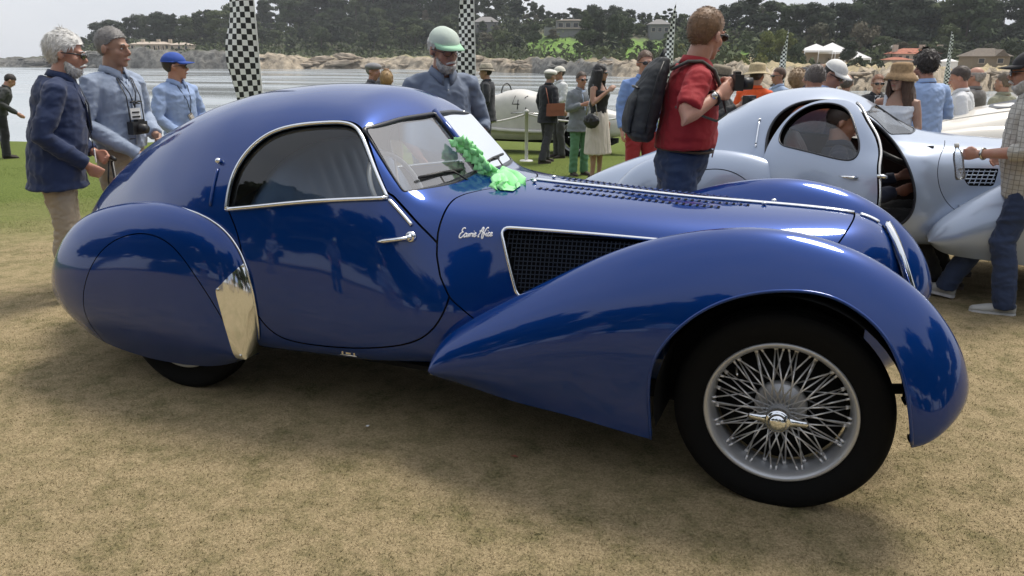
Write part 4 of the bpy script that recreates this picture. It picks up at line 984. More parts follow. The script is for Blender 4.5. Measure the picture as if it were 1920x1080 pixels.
Mw = Matrix.Rotation(R(62), 3, 'Y')
SW = MB(); c0 = Vector((-1.68, -.30, .955))
SW.tube([c0+Mw @ Vector((.19*math.cos(a), .19*math.sin(a), 0)) for a in np.linspace(0, 2*math.pi, 48)[:-1]], .011, 8, closed=True)
for a in (0.5, 2.6, 4.7): SW.tube([c0, c0+Mw @ Vector((.19*math.cos(a), .19*math.sin(a), 0))], .006, 6)
SW.tube([c0, Vector((-1.40, -.30, .80))], .015, 8); SW.build('steering_wheel', MAT['spoke_metal'], CAR)
# ---- green ribbon tied round the windscreen wiper and draped on the cowl
RB = thing('ribbon', 'bright green ribbon bow tied to the blue coupe windscreen pillar with tails on the hood', 'ribbon', (-1.45, 0, 1.03))
def rloc(px, py, y=-.0, z=None): return onY(px, py, y)-Vector(RB.location)
def strip(pts, wv, tw, name='ribbon_loop'):
    pts = [Vector(p) for p in pts]; n = 14; c = curve([tuple(p) for p in pts], n); v = []
    for i in range(n):
        t_ = Vector(c[min(i+1, n-1)]-c[max(i-1, 0)]).normalized(); a = Vector((math.cos(tw+i*.12), math.sin(tw+i*.12)*.6, .5)); a = (a-t_*a.dot(t_)).normalized()
        nn_ = t_.cross(a)
        for k in range(5): u = (k-2)/2; v.append(Vector(c[i])+a*u*wv+nn_*(.006*math.cos(u*2+i*.8)))
    f = [(i*5+k, i*5+k+1, i*5+k+6, i*5+k+5) for i in range(n-1) for k in range(4)]
    o = mesh(name, v, f, MAT['ribbon'], True, RB); m = o.modifiers.new('s', 'SOLIDIFY'); m.thickness = .0012; return o
rr_ = random.Random(5)
pa, pb_ = rloc(862, 258, -.035), rloc(932, 332, -.035); ax_ = (pb_-pa).normalized(); cr_ = ax_.cross(Vector((0, 1, 0))).normalized(); ot = Vector((0, -1, 0))
for i in range(36):
    u = i/35; c = pa.lerp(pb_, u)+cr_*rr_.uniform(-.008, .008)+ot*rr_.uniform(.0, .020); sg = 1 if i % 2 else -1
    d1 = (cr_*sg*rr_.uniform(.5, 1)+ax_*rr_.uniform(-.5, .8)+ot*rr_.uniform(0, .6)).normalized(); d2 = d1.cross(ot).normalized(); L_ = rr_.uniform(.028, .046); wv_ = rr_.uniform(.015, .021); up = d2.cross(d1)
    v = []
    for k in range(13):
        a = math.pi*1.15*k/12; q = c+d1*L_*math.sin(a)**.8 if math.sin(a) > 0 else c; q = q+ot*(.013*(1-math.cos(a)))+ax_*.004*math.sin(3*a)
        v += [q-d2*wv_*(.6+.4*math.sin(min(a, math.pi))), q+d2*wv_*(.6+.4*math.sin(min(a, math.pi)))]
    o = mesh('ribbon_loop', v, [(2*k, 2*k+1, 2*k+3, 2*k+2) for k in range(12)], MAT['ribbon'], True, RB); m = o.modifiers.new('s', 'SOLIDIFY'); m.thickness = .0010
c = rloc(934, 334, -.03)
rl = MB(); rl.tube([c+Vector((-.028, 0, .022)), c+Vector((-.005, -.005, .006)), c+Vector((.012, -.01, -.012))], [.030, .034, .036], 18, cap=False); rl.build('ribbon_roll', MAT['ribbon'], RB)
def onskin(px, py):
    d = ray(px, py); h = BB.ray_cast(CAMP, d.normalized()); return (h[0] if h[0] is not None else onY(px, py, 0))-Vector(RB.location)+Vector((0, -.0, .006))
for tl in [[(928, 340), (932, 350), (926, 357)], [(934, 340), (944, 352), (940, 358)], [(940, 332), (958, 344), (968, 356)], [(938, 330), (962, 336), (985, 348)]]:
    q = [onskin(*t_) for t_ in tl]; q[0] = q[0]+Vector((0, 0, .02)); q[1] = q[1]+Vector((0, 0, .012)); strip(q, .024, .4, 'ribbon_tail')
a = [onskin(*t_) for t_ in [(925, 345), (938, 358), (962, 360), (976, 350), (970, 326), (946, 322)]]
mesh('ribbon_tail', a, [(0, 1, 2, 3, 4, 5)], MAT['ribbon'], False, RB).modifiers.new('s', 'SOLIDIFY').thickness = .0015
# ================================================================== the silver-blue coupe behind, its near door swung open
SO = Vector((2.03, 3.10, 0))
SIL = thing('coupe_car', 'pale silver blue teardrop coupe with its rounded door standing open', 'car', SO)
tx = np.array([-4.0, -3.85, -3.6, -3.3, -3.0, -2.7, -2.4, -2.1, -1.86, -1.74, -1.64, -1.52, -1.42, -1.30, -1.10, -.8, -.4, 0, .18, .29, .37, .44])
tz = np.array([.46, .56, .68, .80, .95, 1.145, 1.285, 1.32, 1.275, 1.215, 1.15, 1.075, 1.03, 1.012, .995, .98, .965, .955, .945, .90, .78, .605])
S2 = []
for i, (x, sec) in enumerate(ST):
    top = sec[-1][1]; q = []
    k = (tz[i]-.45)/max(top-.45, .05)
    for j, (y, z) in enumerate(sec):
        zz = .45+(z-.45)*min(k, 1.05) if z > .45 else z
        q.append((y*(1-.04*(j > 4)), zz))
    S2.append((x, q))
G2 = loft(S2, 300, 110, 16, 3); G2c = G2.copy(); SB_ = skin(G2); SBV = bvh_of(SB_)
SP = MAT['silver_paint']
opening = curve([(-2.40, 1.00), (-2.36, 1.12), (-2.27, 1.20), (-2.13, 1.238), (-1.95, 1.228), (-1.80, 1.155), (-1.64, 1.03), (-1.52, .88), (-1.45, .72), (-1.435, .60), (-1.47, .50), (-1.58, .43), (-1.80, .40), (-2.10, .39), (-2.30, .41), (-2.34, .50), (-2.36, .65), (-2.385, .82)], 140, True)
owin = curve([(-2.345, 1.03), (-2.31, 1.125), (-2.22, 1.19), (-2.09, 1.212), (-1.94, 1.185), (-1.80, 1.09), (-1.69, .96), (-1.685, .905), (-1.75, .89), (-1.98, .91), (-2.18, .925), (-2.30, .95)], 100, True)
ws2 = rounded([(-.015, 1.04), (-.015, 1.20), (-.25, 1.19), (-.44, 1.165), (-.50, 1.03), (-.28, 1.02)], .02)
def f_ws2(P):
    d = poly_sd(ws2, np.stack([-np.abs(P[:, 1]), P[:, 2]], 1)); return np.where((P[:, 0] > -1.95) & (P[:, 0] < -1.36), d, -1)
f_op = lambda P: poly_sd(opening, AX(P)); f_ow = lambda P: poly_sd(owin, AX(P))
sh = SB_.clip(lambda P: -f_ws2(P))
near_ = lambda P: np.minimum(f_op(P)+.003, -P[:, 1]*5)
farw = lambda P: np.minimum(f_ow(P), P[:, 1]*5)
v2 = rounded([(-1.205, .835), (-.955, .835), (-.975, .725), (-1.125, .725)], .012)
f_v2 = lambda P: np.minimum(poly_sd(v2, AX(P)), -P[:, 1]*5)
seam2 = curve([(-1.20, 1.2), (-1.27, 1.00), (-1.305, .92), (-1.32, .82), (-1.29, .70), (-1.22, .60), (-1.10, .53), (-.95, .50), (-.6, .48), (-.3, 1.2)], 80, True)
HD = lambda P: np.minimum(poly_sd(seam2, AX(P)), 9)
body2 = sh.clip(lambda P: -near_(P)).clip(lambda P: -farw(P)).clip(lambda P: -f_v2(P))
b_out = body2.clip(lambda P: np.where(np.abs(P[:, 1]) > .30, -HD(P)-.002, 1)).build('body_shell', SP, SIL, .03)
for s in (-1, 1): body2.clip(lambda P: P[:, 1]*s).clip(lambda P: np.where(np.abs(P[:, 1]) > .30, HD(P)-.002, -1)).build('hood_panel', SP, SIL, .01)
li = sh.clip(lambda P: 3.2+P[:, 0]).clip(lambda P: -1.3-P[:, 0]).clip(lambda P: -near_(P)).clip(lambda P: -farw(P)).offset(.03); li.e = []
li.build('lining', pm('brown_lining', (.05, .035, .028), .85), SIL, 0)
MB().box((-1.95, 0, .36), (1.6, 1.30, .02)).box((-1.32, 0, .62), (.02, 1.05, .50)).build('floor_pan', MAT['tan_leather'], SIL, False)
pd = MB()
for s in (-1, 1):
    a0 = Vector((-1.44, 0, 1.03)); pts = []
    for y, z in ws2:
        h = SBV.ray_cast(Vector((-.5, -s*y, z)), Vector((-1, 0, 0))); pts.append((h[0]+Vector((-.006, 0, 0))) if h[0] is not None else Vector((-1.5, -s*y, z)))
    me = MB().add(pts, [tuple(range(len(pts)))]).build('windscreen_pane', MAT['clear_glass'], SIL, False)
    MB().tube(pts, .008, 6, closed=True).build('gasket', MAT['gasket'], me)
# near side opening: rubber and chrome edge
lp = cast_side(SBV, opening, -1, .0)
MB().tube(lp, .010, 6, closed=True).build('opening_seal', MAT['gasket'], SIL)
# far window pane
fw = SB_.clip(lambda P: P[:, 1]).clip(f_ow).offset(.01); fw.e = []; fw.build('side_window', MAT['clear_glass'], SIL, 0)
# the open door, turned about its rear hinge
HX, HY = -2.385, -.66; TH = R(-40)
D2 = bpy.data.objects.new('door', None); COL.objects.link(D2); D2.parent = SIL; D2.location = (HX, HY, .025); D2.rotation_euler = (0, 0, TH)
dp = SB_.clip(lambda P: -P[:, 1]).clip(lambda P: f_op(P)-.004).clip(lambda P: -f_ow(P))
dp.v = dp.v-np.array([HX, HY, 0])
DP = dp.build('door_skin', SP, D2, .045)
di = dp.offset(.045); di.e = []; di.build('door_card', MAT['tan_leather'], D2, 0)
gp2 = SB_.clip(lambda P: -P[:, 1]).clip(f_ow).offset(.02); gp2.v = gp2.v-np.array([HX, HY, 0])
lower = gp2.clip(lambda P: 1.10-P[:, 2]-.28*(P[:, 0]-.30)**2*4); lower.e = []; lower.build('side_window', MAT['side_glass'], D2, 0)
lp = [p-Vector((HX, HY, 0)) for p in cast_side(SBV, owin, -1, .0)]
MB().tube(lp, .006, 6, closed=True).build('window_seal', MAT['gasket'], D2)
h = cast_side(SBV, [(-1.62, .80)], -1, 0)[0]-Vector((HX, HY, 0))
MB().tube([h, h+Vector((-.005, -.03, 0)), h+Vector((-.05, -.038, -.002)), h+Vector((-.10, -.036, -.002))], [.014, .012, .013, .005], 10, flat=.7).build('door_handle', MAT['chrome'], D2)
e_ = [p-Vector((HX, HY, 0)) for p in cast_side(SBV, opening[28:84], -1, .0)]
MB().tube([p+Vector((-.005, .022, 0)) for p in e_], .010, 6).build('door_edge_strip', MAT['steel'], D2)
MB().tube([e_[28]+Vector((0, .0, .0)), e_[28]+Vector((.03, .01, .0)), e_[28]+Vector((.035, .03, -.01))], .012, 8).build('door_latch', MAT['chrome'], D2)
for s in (-1, 1):
    g = fender([(-1.335, .40), (-1.315, .47), (-1.22, .570), (-1.07, .69), (-.92, .784), (-.75, .862), (-.5, .93), (-.25, .962), (-.05, .968), (.10, .950), (.25, .90), (.37, .82), (.47, .71), (.53, .60), (.55, .48), (.52, .38), (.45, .33)],
        [-.76, -.72, -.68, -.65, -.63, -.62, -.62, -.62, -.62], [-.84, -.89, -.90, -.90, -.89, -.88, -.88, -.87, -.80], [(-1.335, .39), (-1.27, .335), (-1.15, .31), (-.9, .30), (-.6, .28), (0, .27), (.3, .29), (.44, .32)], [-.80, -.84, -.86, -.86, -.86, -.86, -.84, -.80], 130, 60, 1.3, s, sm=6)
    piped('front_fender', g, [f_arch], SP, SIL, .02)
    g = fender(RC, [-.50, -.56, -.60, -.62, -.64, -.67, -.70, -.72, -.73, -.74], [-.60, -.72, -.79, -.83, -.85, -.86, -.86, -.84, -.80, -.77], RE, [-.55, -.66, -.72, -.74, -.745, -.75, -.75, -.75, -.75, -.75], 120, 60, 1.2, s, zf=(.12, .42, .76), sm=8)
    g[..., 2] = g[..., 2]*1.0+.0
    p = skin(g); side2 = lambda P: P[:, 1]*s-.60
    sk2 = lambda P: np.minimum(f_sk(P-np.array([0, 0, .0])), side2(P)*3)
    f2 = p.clip(lambda P: -sk2(P)-.003).build('rear_fender', SP, SIL, .015)
    p.clip(lambda P: sk2(P)-.003).build('wheel_spat', SP, f2, .015)
    for x in (0, -2.63):
        w = w0.copy(); COL.objects.link(w); w.parent = SIL; w.location = (x, s*.66, .3635); w.rotation_euler = (0, 0, 0 if s < 0 else math.pi)
        for ch in w0.children:
            if not ch.name.startswith('spoke'): copy_tree(ch, w)
a = cast_side(SBV, [(-2.47, z) for z in np.linspace(1.10, .93, 6)], -1, .006)
MB().tube(a, .006, 6).ball(a[0], .012, 8).ball(a[-1], .009, 8).build('signal_arm', MAT['chrome'], SIL)
vm = MB(); ins_ = SB_.offset(.006); vb = bvh_of(ins_)
for t_ in np.linspace(-.22, .30, 17):
    for k in (-1, 1):
        seg = []
        for q in np.linspace(0, 1, 12):
            x, z = (-1.21+.26*q if k else 0), 0
            pt = (-1.21+t_+k*.06*q if False else -1.2+t_+(.03*q*k), .725+.11*q)
            if poly_sd(v2, np.array([pt]))[0] > 0: seg += cast_side(vb, [pt], -1)
        if len(seg) > 1 and k > 0: vm.tube(seg, .0035, 4, cap=False)
for z in np.linspace(.745, .815, 4):
    seg = [p for x in np.linspace(-1.21, -.95, 24) if poly_sd(v2, np.array([(x, z)]))[0] > 0 for p in cast_side(vb, [(x, z)], -1)]
    if len(seg) > 1: vm.tube(seg, .0035, 4, cap=False)
vm.build('vent_mesh', SP, SIL)['kind'] = 'stuff'
bk = SB_.clip(lambda P: -P[:, 1]).clip(lambda P: poly_sd(v2, AX(P))+.03).offset(.05); bk.e = []; bk.build('vent_back', MAT['under_metal'], SIL, 0)
q = cast_side(SBV, [(-1.17, .60), (-1.09, .605)], -1, .008)
if len(q) == 2: MB().tube(q, .006, 6).build('hood_latch', SP, SIL)
seat(-2.12, MAT['tan_leather'], SIL, .56, .98)
MB().box((-1.40, 0, .90), (.10, 1.0, .13)).build('dashboard', MAT['lining'], SIL, False)
SW = MB(); c0 = Vector((-1.69, -.28, .90)); Mw = Matrix.Rotation(R(66), 3, 'Y')
SW.tube([c0+Mw @ Vector((.20*math.cos(a), .20*math.sin(a), 0)) for a in np.linspace(0, 2*math.pi, 40)[:-1]], .013, 8, closed=True)
for a in (0.5, 2.6, 4.7): SW.tube([c0, c0+Mw @ Vector((.2*math.cos(a), .2*math.sin(a), 0))], .008, 6)
SW.tube([c0, Vector((-1.36, -.28, .76))], .02, 8); SW.build('steering_wheel', MAT['black_trim'], SIL)
for y in (-.38, -.30, -.16, -.05):
    MB().lathe([(0, .012), (.030, .010), (.034, 0)], 16, (-1.452, y, .905), Matrix.Rotation(R(-90), 3, 'Y')).build('dial', MAT['chrome'], SIL)

# ================================================================== the cream open car at the right
def simple_body(par, prof, nx=120, ny=60, mat=None, name='body_shell', sm=8):
    "prof: (x, half width, z bottom, z top, roundness)"
    S = []
    for x, w, zb, zt, rd in prof:
        h = zt-zb; S.append((x, [(w*.75, zb), (w*.95, zb+h*.12), (w, zb+h*.35), (w*.985, zb+h*.55), (w*(.93-.1*rd), zb+h*.74), (w*(.78-.16*rd), zb+h*.89), (w*(.48-.12*rd), zb+h*.97), (0, zt)]))
    p = skin(loft(S, nx, ny, sm, 2)); return p
CRM = thing('roadster_car', 'cream open roadster behind the silver coupe with its tonneau covered', 'car', (1.55, 6.35, 0), R(4))
p = simple_body(CRM, [(-1.4, .30, .35, .62, 0), (-1.15, .52, .32, .76, 0), (-.8, .64, .3, .86, 0), (-.35, .68, .3, .97, 0), (0, .66, .3, 1.05, 0), (.35, .62, .3, 1.13, .3), (.8, .58, .3, 1.19, .5), (1.3, .52, .3, 1.17, .5), (2.0, .45, .3, 1.08, .5), (2.5, .35, .3, 1.0, .5), (2.8, .2, .35, .85, .5)])
p.build('body_shell', MAT['cream_paint'], CRM, 0); cb = bvh_of(p)
for s in (-1, 1):
    g = fender([(-1.15, .42), (-1.0, .62), (-.7, .78), (-.3, .87), (.2, .90), (.7, .86), (1.1, .74), (1.35, .58), (1.45, .45)], [-.72]*5, [-.9]*5, [(-1.15, .40), (-.9, .33), (0, .32), (1.0, .32), (1.42, .42)], [-.85]*5, 80, 40, 1.1, s)
    piped('front_fender', g, [], MAT['cream_paint'], CRM, 0)
    for x in (-.2, 2.2):
        w = w0.copy(); COL.objects.link(w); w.parent = CRM; w.location = (x, s*.70, .3635); w.rotation_euler = (0, 0, 0 if s < 0 else math.pi)
        for ch in w0.children:
            if not ch.name.startswith('spoke'): copy_tree(ch, w)
q = [a for a, n in cast_top(cb, [(-.02, -.30), (.10, -.33), (.22, -.30), (.24, -.1), (.22, .1), (0, .1), (-.06, -.1)], .006)]
MB().add(q, [tuple(range(len(q)))]).build('air_scoop', MAT['gasket'], CRM, False)
q = [a for a, n in cast_top(cb, [(x, -.42-.05*x) for x in np.linspace(-1.0, .3, 20)], .003)]
MB().tube(q, .006, 6).build('hinge_strip', MAT['cream_paint'], CRM)

# ================================================================== the old white racing car with the number 41
RAC = thing('racing_car', 'old white racing car with number 41 on its tail behind the rope', 'car', gd(985, 17.0), R(2)); RAC.scale = (1.18, 1.18, 1.18)
p = simple_body(RAC, [(-1.9, .30, .32, .80, 0), (-1.5, .36, .28, .90, 0), (-1.0, .40, .25, .98, 0), (-.45, .42, .24, 1.06, 0), (-.1, .42, .24, 1.12, 0), (.35, .40, .25, 1.03, .3), (.9, .36, .27, .93, .5), (1.4, .29, .30, .82, .5), (1.9, .18, .36, .70, .5), (2.2, .04, .45, .58, .5)])
ck = curve([(-.95, -.20), (-.95, .20), (-.62, .24), (-.38, .20), (-.38, -.20), (-.62, -.24)], 40, True)
pb = p.clip(lambda P: np.where(P[:, 2] > .85, -poly_sd(ck, P[:, :2]), 1)); RB_ = pb.build('body_shell', MAT['race_paint'], RAC, .25); rb = bvh_of(p)
MB().box((-.6, 0, .30), (1.0, .6, .02)).box((0.1, 0, .24), (3.2, .5, .08)).build('under_tray', MAT['under_metal'], RAC, False)
dg = MB(); ox, oz = -.10, .78
for st_ in [[(.10, 1.0), (.0, .40), (.34, .40)], [(.26, .72), (.26, .0)], [(.56, .84), (.66, 1.0), (.66, .0)]]:
    q = cast_side(rb, [(ox+x*.38, oz+y*.23) for x, y in st_ for _ in (0,)], -1, .004); dg.tube(q, .009, 6)
dg.build('number_41', MAT['black_trim'], RB_)
MB().tube(cast_side(rb, [(x, .46-.05*math.sin((x+1)*1.1)) for x in np.linspace(-1.6, 1.3, 40)], -1, .03), .035, 8).build('exhaust_pipe', MAT['race_paint'], RAC)
for x in (-.85, -.78): MB().tube([(x-.12, -.24, .98), (x+.10, -.24, 1.20)], .008, 6).build('screen_strut', MAT['black_trim'], RAC)
MB().tube([(-.36+.03*math.cos(a), .18*math.cos(a), 1.03+.18*math.sin(a)) for a in np.linspace(0, 6.28, 30)[:-1]], .012, 6, closed=True).build('steering_wheel', MAT['black_trim'], RAC)
MB().tube([(.55, -.46, .70), (.2, -.5, .74), (-.1, -.47, .72)], .012, 6).build('hand_lever', MAT['steel'], RAC)
for x in (-1.75, 1.15):
    for s in (-1, 1):
        w = w0.copy(); COL.objects.link(w); w.parent = RAC; w.location = (x, s*.66, .3635); w.rotation_euler = (0, 0, 0 if s < 0 else math.pi)
        for ch in w0.children:
            if not ch.name.startswith('spoke'): copy_tree(ch, w)
    MB().tube([(x, -.6, .36), (x, .6, .36)], .03, 8).build('axle', MAT['under_metal'], RAC)
# ================================================================== people
JOBS = []
def voxel(mb, name, mat, parent, vox, amp=0, fr=14, aniso=(1, 1, 1.6), smooth=2, seed=0, attr=None):
    "queue a set of overlapping shapes to be fused into one continuous surface"
    me = bpy.data.meshes.new(name); me.from_pydata([tuple(p) for p in mb.v], [], mb.f); me.materials.append(mat)
    o = link(name, me, parent); m = o.modifiers.new('r', 'REMESH'); m.mode = 'VOXEL'; m.voxel_size = vox; m.use_smooth_shade = True
    if smooth: sm = o.modifiers.new('s', 'SMOOTH'); sm.iterations = smooth; sm.factor = .5
    JOBS.append((o, amp, fr, aniso, seed)); return o
def sines(P, seed, oct_=3):
    r = np.random.default_rng(seed); o = np.zeros(len(P)); a = 1.0; f = 1.0
    for _ in range(oct_):
        w = np.stack([np.sin(P@(r.normal(size=3)*f)+r.uniform(0, 6)) for _ in range(3)], 1); Q = P+w*.7/f
        s = sum(np.sin(Q@(r.normal(size=3)*f*1.3)+r.uniform(0, 6)) for _ in range(3))/3
        o += a*(1-2*np.abs(s)); a *= .62; f *= 1.9
    return o
def run_jobs():
    dg = bpy.context.evaluated_depsgraph_get(); dg.update()
    for o, amp, fr, an, seed in JOBS:
        me = bpy.data.meshes.new_from_object(o.evaluated_get(dg)); n = len(me.vertices)
        if amp and n:
            co = np.zeros(n*3, np.float32); nn = np.zeros(n*3, np.float32); me.vertices.foreach_get('co', co); me.vertices.foreach_get('normal', nn)
            co = co.reshape(-1, 3); nn = nn.reshape(-1, 3); d = sines(co*np.array(an)*fr, seed)*amp
            co += nn*d[:, None].astype(np.float32); me.vertices.foreach_set('co', co.ravel()); me.update()
        me.polygons.foreach_set('use_smooth', np.ones(len(me.polygons), dtype=bool))
        old = o.data; o.modifiers.clear(); o.data = me; bpy.data.meshes.remove(old)
    JOBS.clear()
def skinmat(name, c): return pm(name, c, .5, sub=.08, noise=(9, .25, (c[0]*.92, c[1]*.78, c[2]*.74)), bump=(60, .12, .003))
SK = [skinmat('skin_fair', (.54, .35, .26)), skinmat('skin_ruddy', (.48, .27, .195)), skinmat('skin_tan', (.38, .235, .165)), skinmat('skin_deep', (.27, .16, .11))]
_cl = {}
def cloth(c, kind='cotton'):
    k = (c, kind)
    if k not in _cl:
        nm = {'cotton': 'cotton_cloth', 'wool': 'wool_cloth', 'denim': 'denim_cloth', 'hair': 'hair', 'plaid': 'plaid_cloth', 'straw': 'straw'}[kind]
        if kind == 'hair': m = pm(nm, c, .55, sheen=.15, noise=(40, .30), bump=(90, .5, .004))
        elif kind == 'denim': m = pm(nm, c, .8, noise=(5, .28), bump=(40, .3, .006), sheen=.1)
        elif kind == 'wool': m = pm(nm, c, .85, noise=(3, .08), bump=(40, .25, .006), sheen=.15)
        elif kind == 'straw': m = pm(nm, c, .8, noise=(40, .3), bump=(80, .5, .004))
        else: m = pm(nm, c, .8, noise=(3, .06), bump=(30, .25, .010), sheen=.05)
        if kind == 'plaid':
            n = m.node_tree; p = n.nodes['Principled BSDF']; tcn = n.nodes.new('ShaderNodeTexCoord'); br = n.nodes.new('ShaderNodeTexBrick')
            br.offset = 0; br.inputs['Scale'].default_value = 1; br.inputs['Brick Width'].default_value = .032; br.inputs['Row Height'].default_value = .032; br.inputs['Mortar Size'].default_value = .0025
            br.inputs['Color1'].default_value = (*c, 1); br.inputs['Color2'].default_value = (*[v*.95 for v in c], 1); br.inputs['Mortar'].default_value = (*[v*.55 for v in c], 1)
            mp_ = n.nodes.new('ShaderNodeMapping'); mp_.inputs['Rotation'].default_value = (R(90), 0, 0)
            n.links.new(tcn.outputs['Object'], mp_.inputs[0]); n.links.new(mp_.outputs[0], br.inputs['Vector']); n.links.new(br.outputs[0], p.inputs['Base Color'])
        _cl[k] = m
    return _cl[k]
EYEW = pm('eye_white', (.6, .58, .55), .2); EYED = pm('eye_dark', (.02, .015, .012), .15); LIP = pm('lip', (.38, .13, .11), .45)
LENS = pm('sunglass_lens', (.006, .006, .007), .06, coat=1, coatr=.02); FRM = pm('frame_black', (.01, .01, .01), .3)
def rings(mb, R_, seg=20, cap=True):
    "loft of elliptical rings: (centre, a vector, b vector)"
    v = []
    for c, a, b in R_:
        for k in range(seg): th = 2*math.pi*k/seg; v.append(c+a*math.cos(th)+b*math.sin(th))
    f = [(i*seg+k, i*seg+(k+1) % seg, (i+1)*seg+(k+1) % seg, (i+1)*seg+k) for i in range(len(R_)-1) for k in range(seg)]
    if cap: f += [tuple(range(seg-1, -1, -1)), tuple((len(R_)-1)*seg+k for k in range(seg))]
    return mb.add(v, f)
def person(label, loc, face, H=1.75, vox=.012, skin=0, top=(.5, .5, .5), topk='cotton', bottom=(.1, .1, .1), botk='cotton', hair=None, hstyle='short', hat=None, glasses=None, beard=None,
           lean=0, side=0, hy=0, hp=0, arms=None, legs=None, sleeve='long', hem=.90, fat=0, fem=False, shoes=(.03, .02, .015), skirt=None, group=None, jacket=None, shirt2=None, curl=.5, tie=None, seed=0, hands=True, half=False, collar=True, shoulder=0.0):
    s = H/1.75; t = thing('person', label, 'person', (loc[0], loc[1], loc[2] if len(loc) > 2 else 0), R(face), group); t.scale = (s, s, s)
    V3 = Vector; near = vox < .009
    Rl = Matrix.Rotation(R(lean), 3, 'Y') @ Matrix.Rotation(R(side), 3, 'X'); piv = V3((0, 0, .95))
    def B(p):
        p = V3(p); w = min(1, max(0, (p.z-.88)/.32)); q = piv+Rl @ (p-piv); return p.lerp(q, w)
    def ring(x, z, a, b, sx=0):
        c = B((x, sx, z)); w = min(1, max(0, (z-.88)/.32)); M_ = Rl if w > .5 else Matrix.Identity(3)
        return (c, M_ @ V3((a, 0, 0)), M_ @ V3((0, b, 0)))
    sw = .165 if fem else .19; hpw = .165 if fem else .155
    TR = [(0, .80, .085, .11), (0, .88, .115, hpw-.005), (0, .95, .118, hpw), (0, 1.03, .105, hpw-.02 if not fem else .13), (.0, 1.10, .10, .135 if not fem else .115), (.0, 1.20, .112, .15 if not fem else .13), (.0, 1.30, .118, .165 if not fem else .145), (-.005, 1.36, .108, sw-.02), (-.012, 1.41, .088, sw-.045), (-.015, 1.45, .066, .092), (-.01, 1.485, .054, .060)]
    def torso(g=0, z0=.78, z1=1.47, flare=0):
        o = []
        for x, z, a, b in TR:
            if z < z0-.001 or z > z1+.001: continue
            bl = fat*max(0, 1-abs(z-1.06)/.24); bust = (.035 if fem else 0)*max(0, 1-abs(z-1.27)/.07)
            if g > .015 and not fem and z < 1.26: a, b = max(a, .112 if z > .9 else .12), max(b, .158)
            o.append((x+bl*.6+bust*.6, z, a+g+bl*.55+bust*.5, b+g+bl*.45))
        if z0 < .80: o = [(o[0][0], z0, o[0][2]+flare+.02, o[0][3]+flare+.035)]+[(a0, a1, max(a2, o[0][2]+.01), max(a3, o[0][3]+.03)) if a1 < .9 else (a0, a1, a2, a3) for a0, a1, a2, a3 in o]
        return [ring(*q) for q in o]
    # joints
    A = {'el': (-.03, .245, 1.15), 'wl': (.06, .25, .90), 'er': (-.03, -.245, 1.15), 'wr': (.06, -.25, .90)}
    if arms: A.update(arms)
    L = {'kl': (.015, .10, .50), 'al': (-.02, .11, .085), 'kr': (.015, -.10, .50), 'ar': (-.02, -.11, .085), 'fl': 8, 'fr': -8, 'pl': 0, 'pr': 0}
    if legs: L.update(legs)
    hc = B((.018, 0, 1.615)); Mh = Rl @ Matrix.Rotation(R(hy), 3, 'Z') @ Matrix.Rotation(R(hp), 3, 'Y') if abs(lean) < 50 else Matrix.Rotation(R(hy), 3, 'Z') @ Matrix.Rotation(R(hp), 3, 'Y')
    hc = hc+V3((math.sin(R(hp))*.03, 0, 0))
    hk = 1.0 if fem else 1.07
    def h(x, y, z): return hc+Mh @ V3((x*hk, y*hk, z*hk))
    b = MB()
    rings(b, torso(-.006, .80, 1.49))
    nb = B((-.012, 0, 1.44)); b.tube([nb, nb.lerp(h(-.015, 0, -.06), .5), h(-.012, 0, -.055), h(-.005, 0, -.02)], [.072, .062, .060, .055] if not fem else [.05, .043, .044, .045], 14)
    # head
    b.ball(h(-.012, 0, .032), (.099, .077, .092), 20, Mh); b.ball(h(.028, 0, -.030), (.062, .060, .078), 18, Mh); b.ball(h(.045, 0, -.070), (.040, .045, .038), 14, Mh); b.ball(h(.066, 0, -.094), (.022, .026, .018), 12, Mh)
    b.ball(h(.048, .033, -.025), (.036, .026, .03), 12, Mh); b.ball(h(.048, -.033, -.025), (.036, .026, .03), 12, Mh)
    b.tube([h(.078, -.040, .020), h(.088, -.018, .024), h(.088, .018, .024), h(.078, .040, .020)], .0095, 8)
    b.tube([h(.082, 0, .018), h(.098, 0, -.006), h(.112, 0, -.030)], [.008, .011, .014], 8); b.ball(h(.098, 0, -.032), (.013, .017, .010), 10, Mh)
    b.ball(h(.083, 0, -.062), (.013, .024, .010), 10, Mh)
    for q in (-1, 1): b.ball(h(-.010, q*.082, -.006), (.021, .011, .033), 10, Mh @ Matrix.Rotation(R(q*-14), 3, 'Z'))
    # arms and hands
    c = MB() # sleeves
    g = .016 if sleeve else 0
    for sd, e, w in ((1, A['el'], A['wl']), (-1, A['er'], A['wr'])):
        sh = B((-.012+shoulder, sd*sw, 1.385)); e = V3(e); w = V3(w); k = .9 if fem else 1
        b.tube([B((0, sd*.10, 1.395)), sh, sh.lerp(e, .35), sh.lerp(e, .8), e, e.lerp(w, .25), e.lerp(w, .7), w], [.05*k, .056*k, .05*k, .043*k, .041*k, .042*k, .034*k, .027*k], 12)
        if sleeve:
            f_ = {'long': 1.0, 'short': 0, 'roll': .35}[sleeve]
            pts = [B((-.005, sd*.05, 1.425)), B((-.008, sd*.115, 1.412)), sh, sh.lerp(e, .30), sh.lerp(e, .72)]; rr = [.042, .056, .066, .064, .064]
            if f_ > 0: pts += [e, e.lerp(w, .3), e.lerp(w, .92*f_ if f_ == 1 else .3)]; rr += [.058, .056, .046 if f_ == 1 else .054]
            if f_ == .35: pts = pts[:-1]; rr = rr[:-1]
            c.tube(pts, rr, 14)
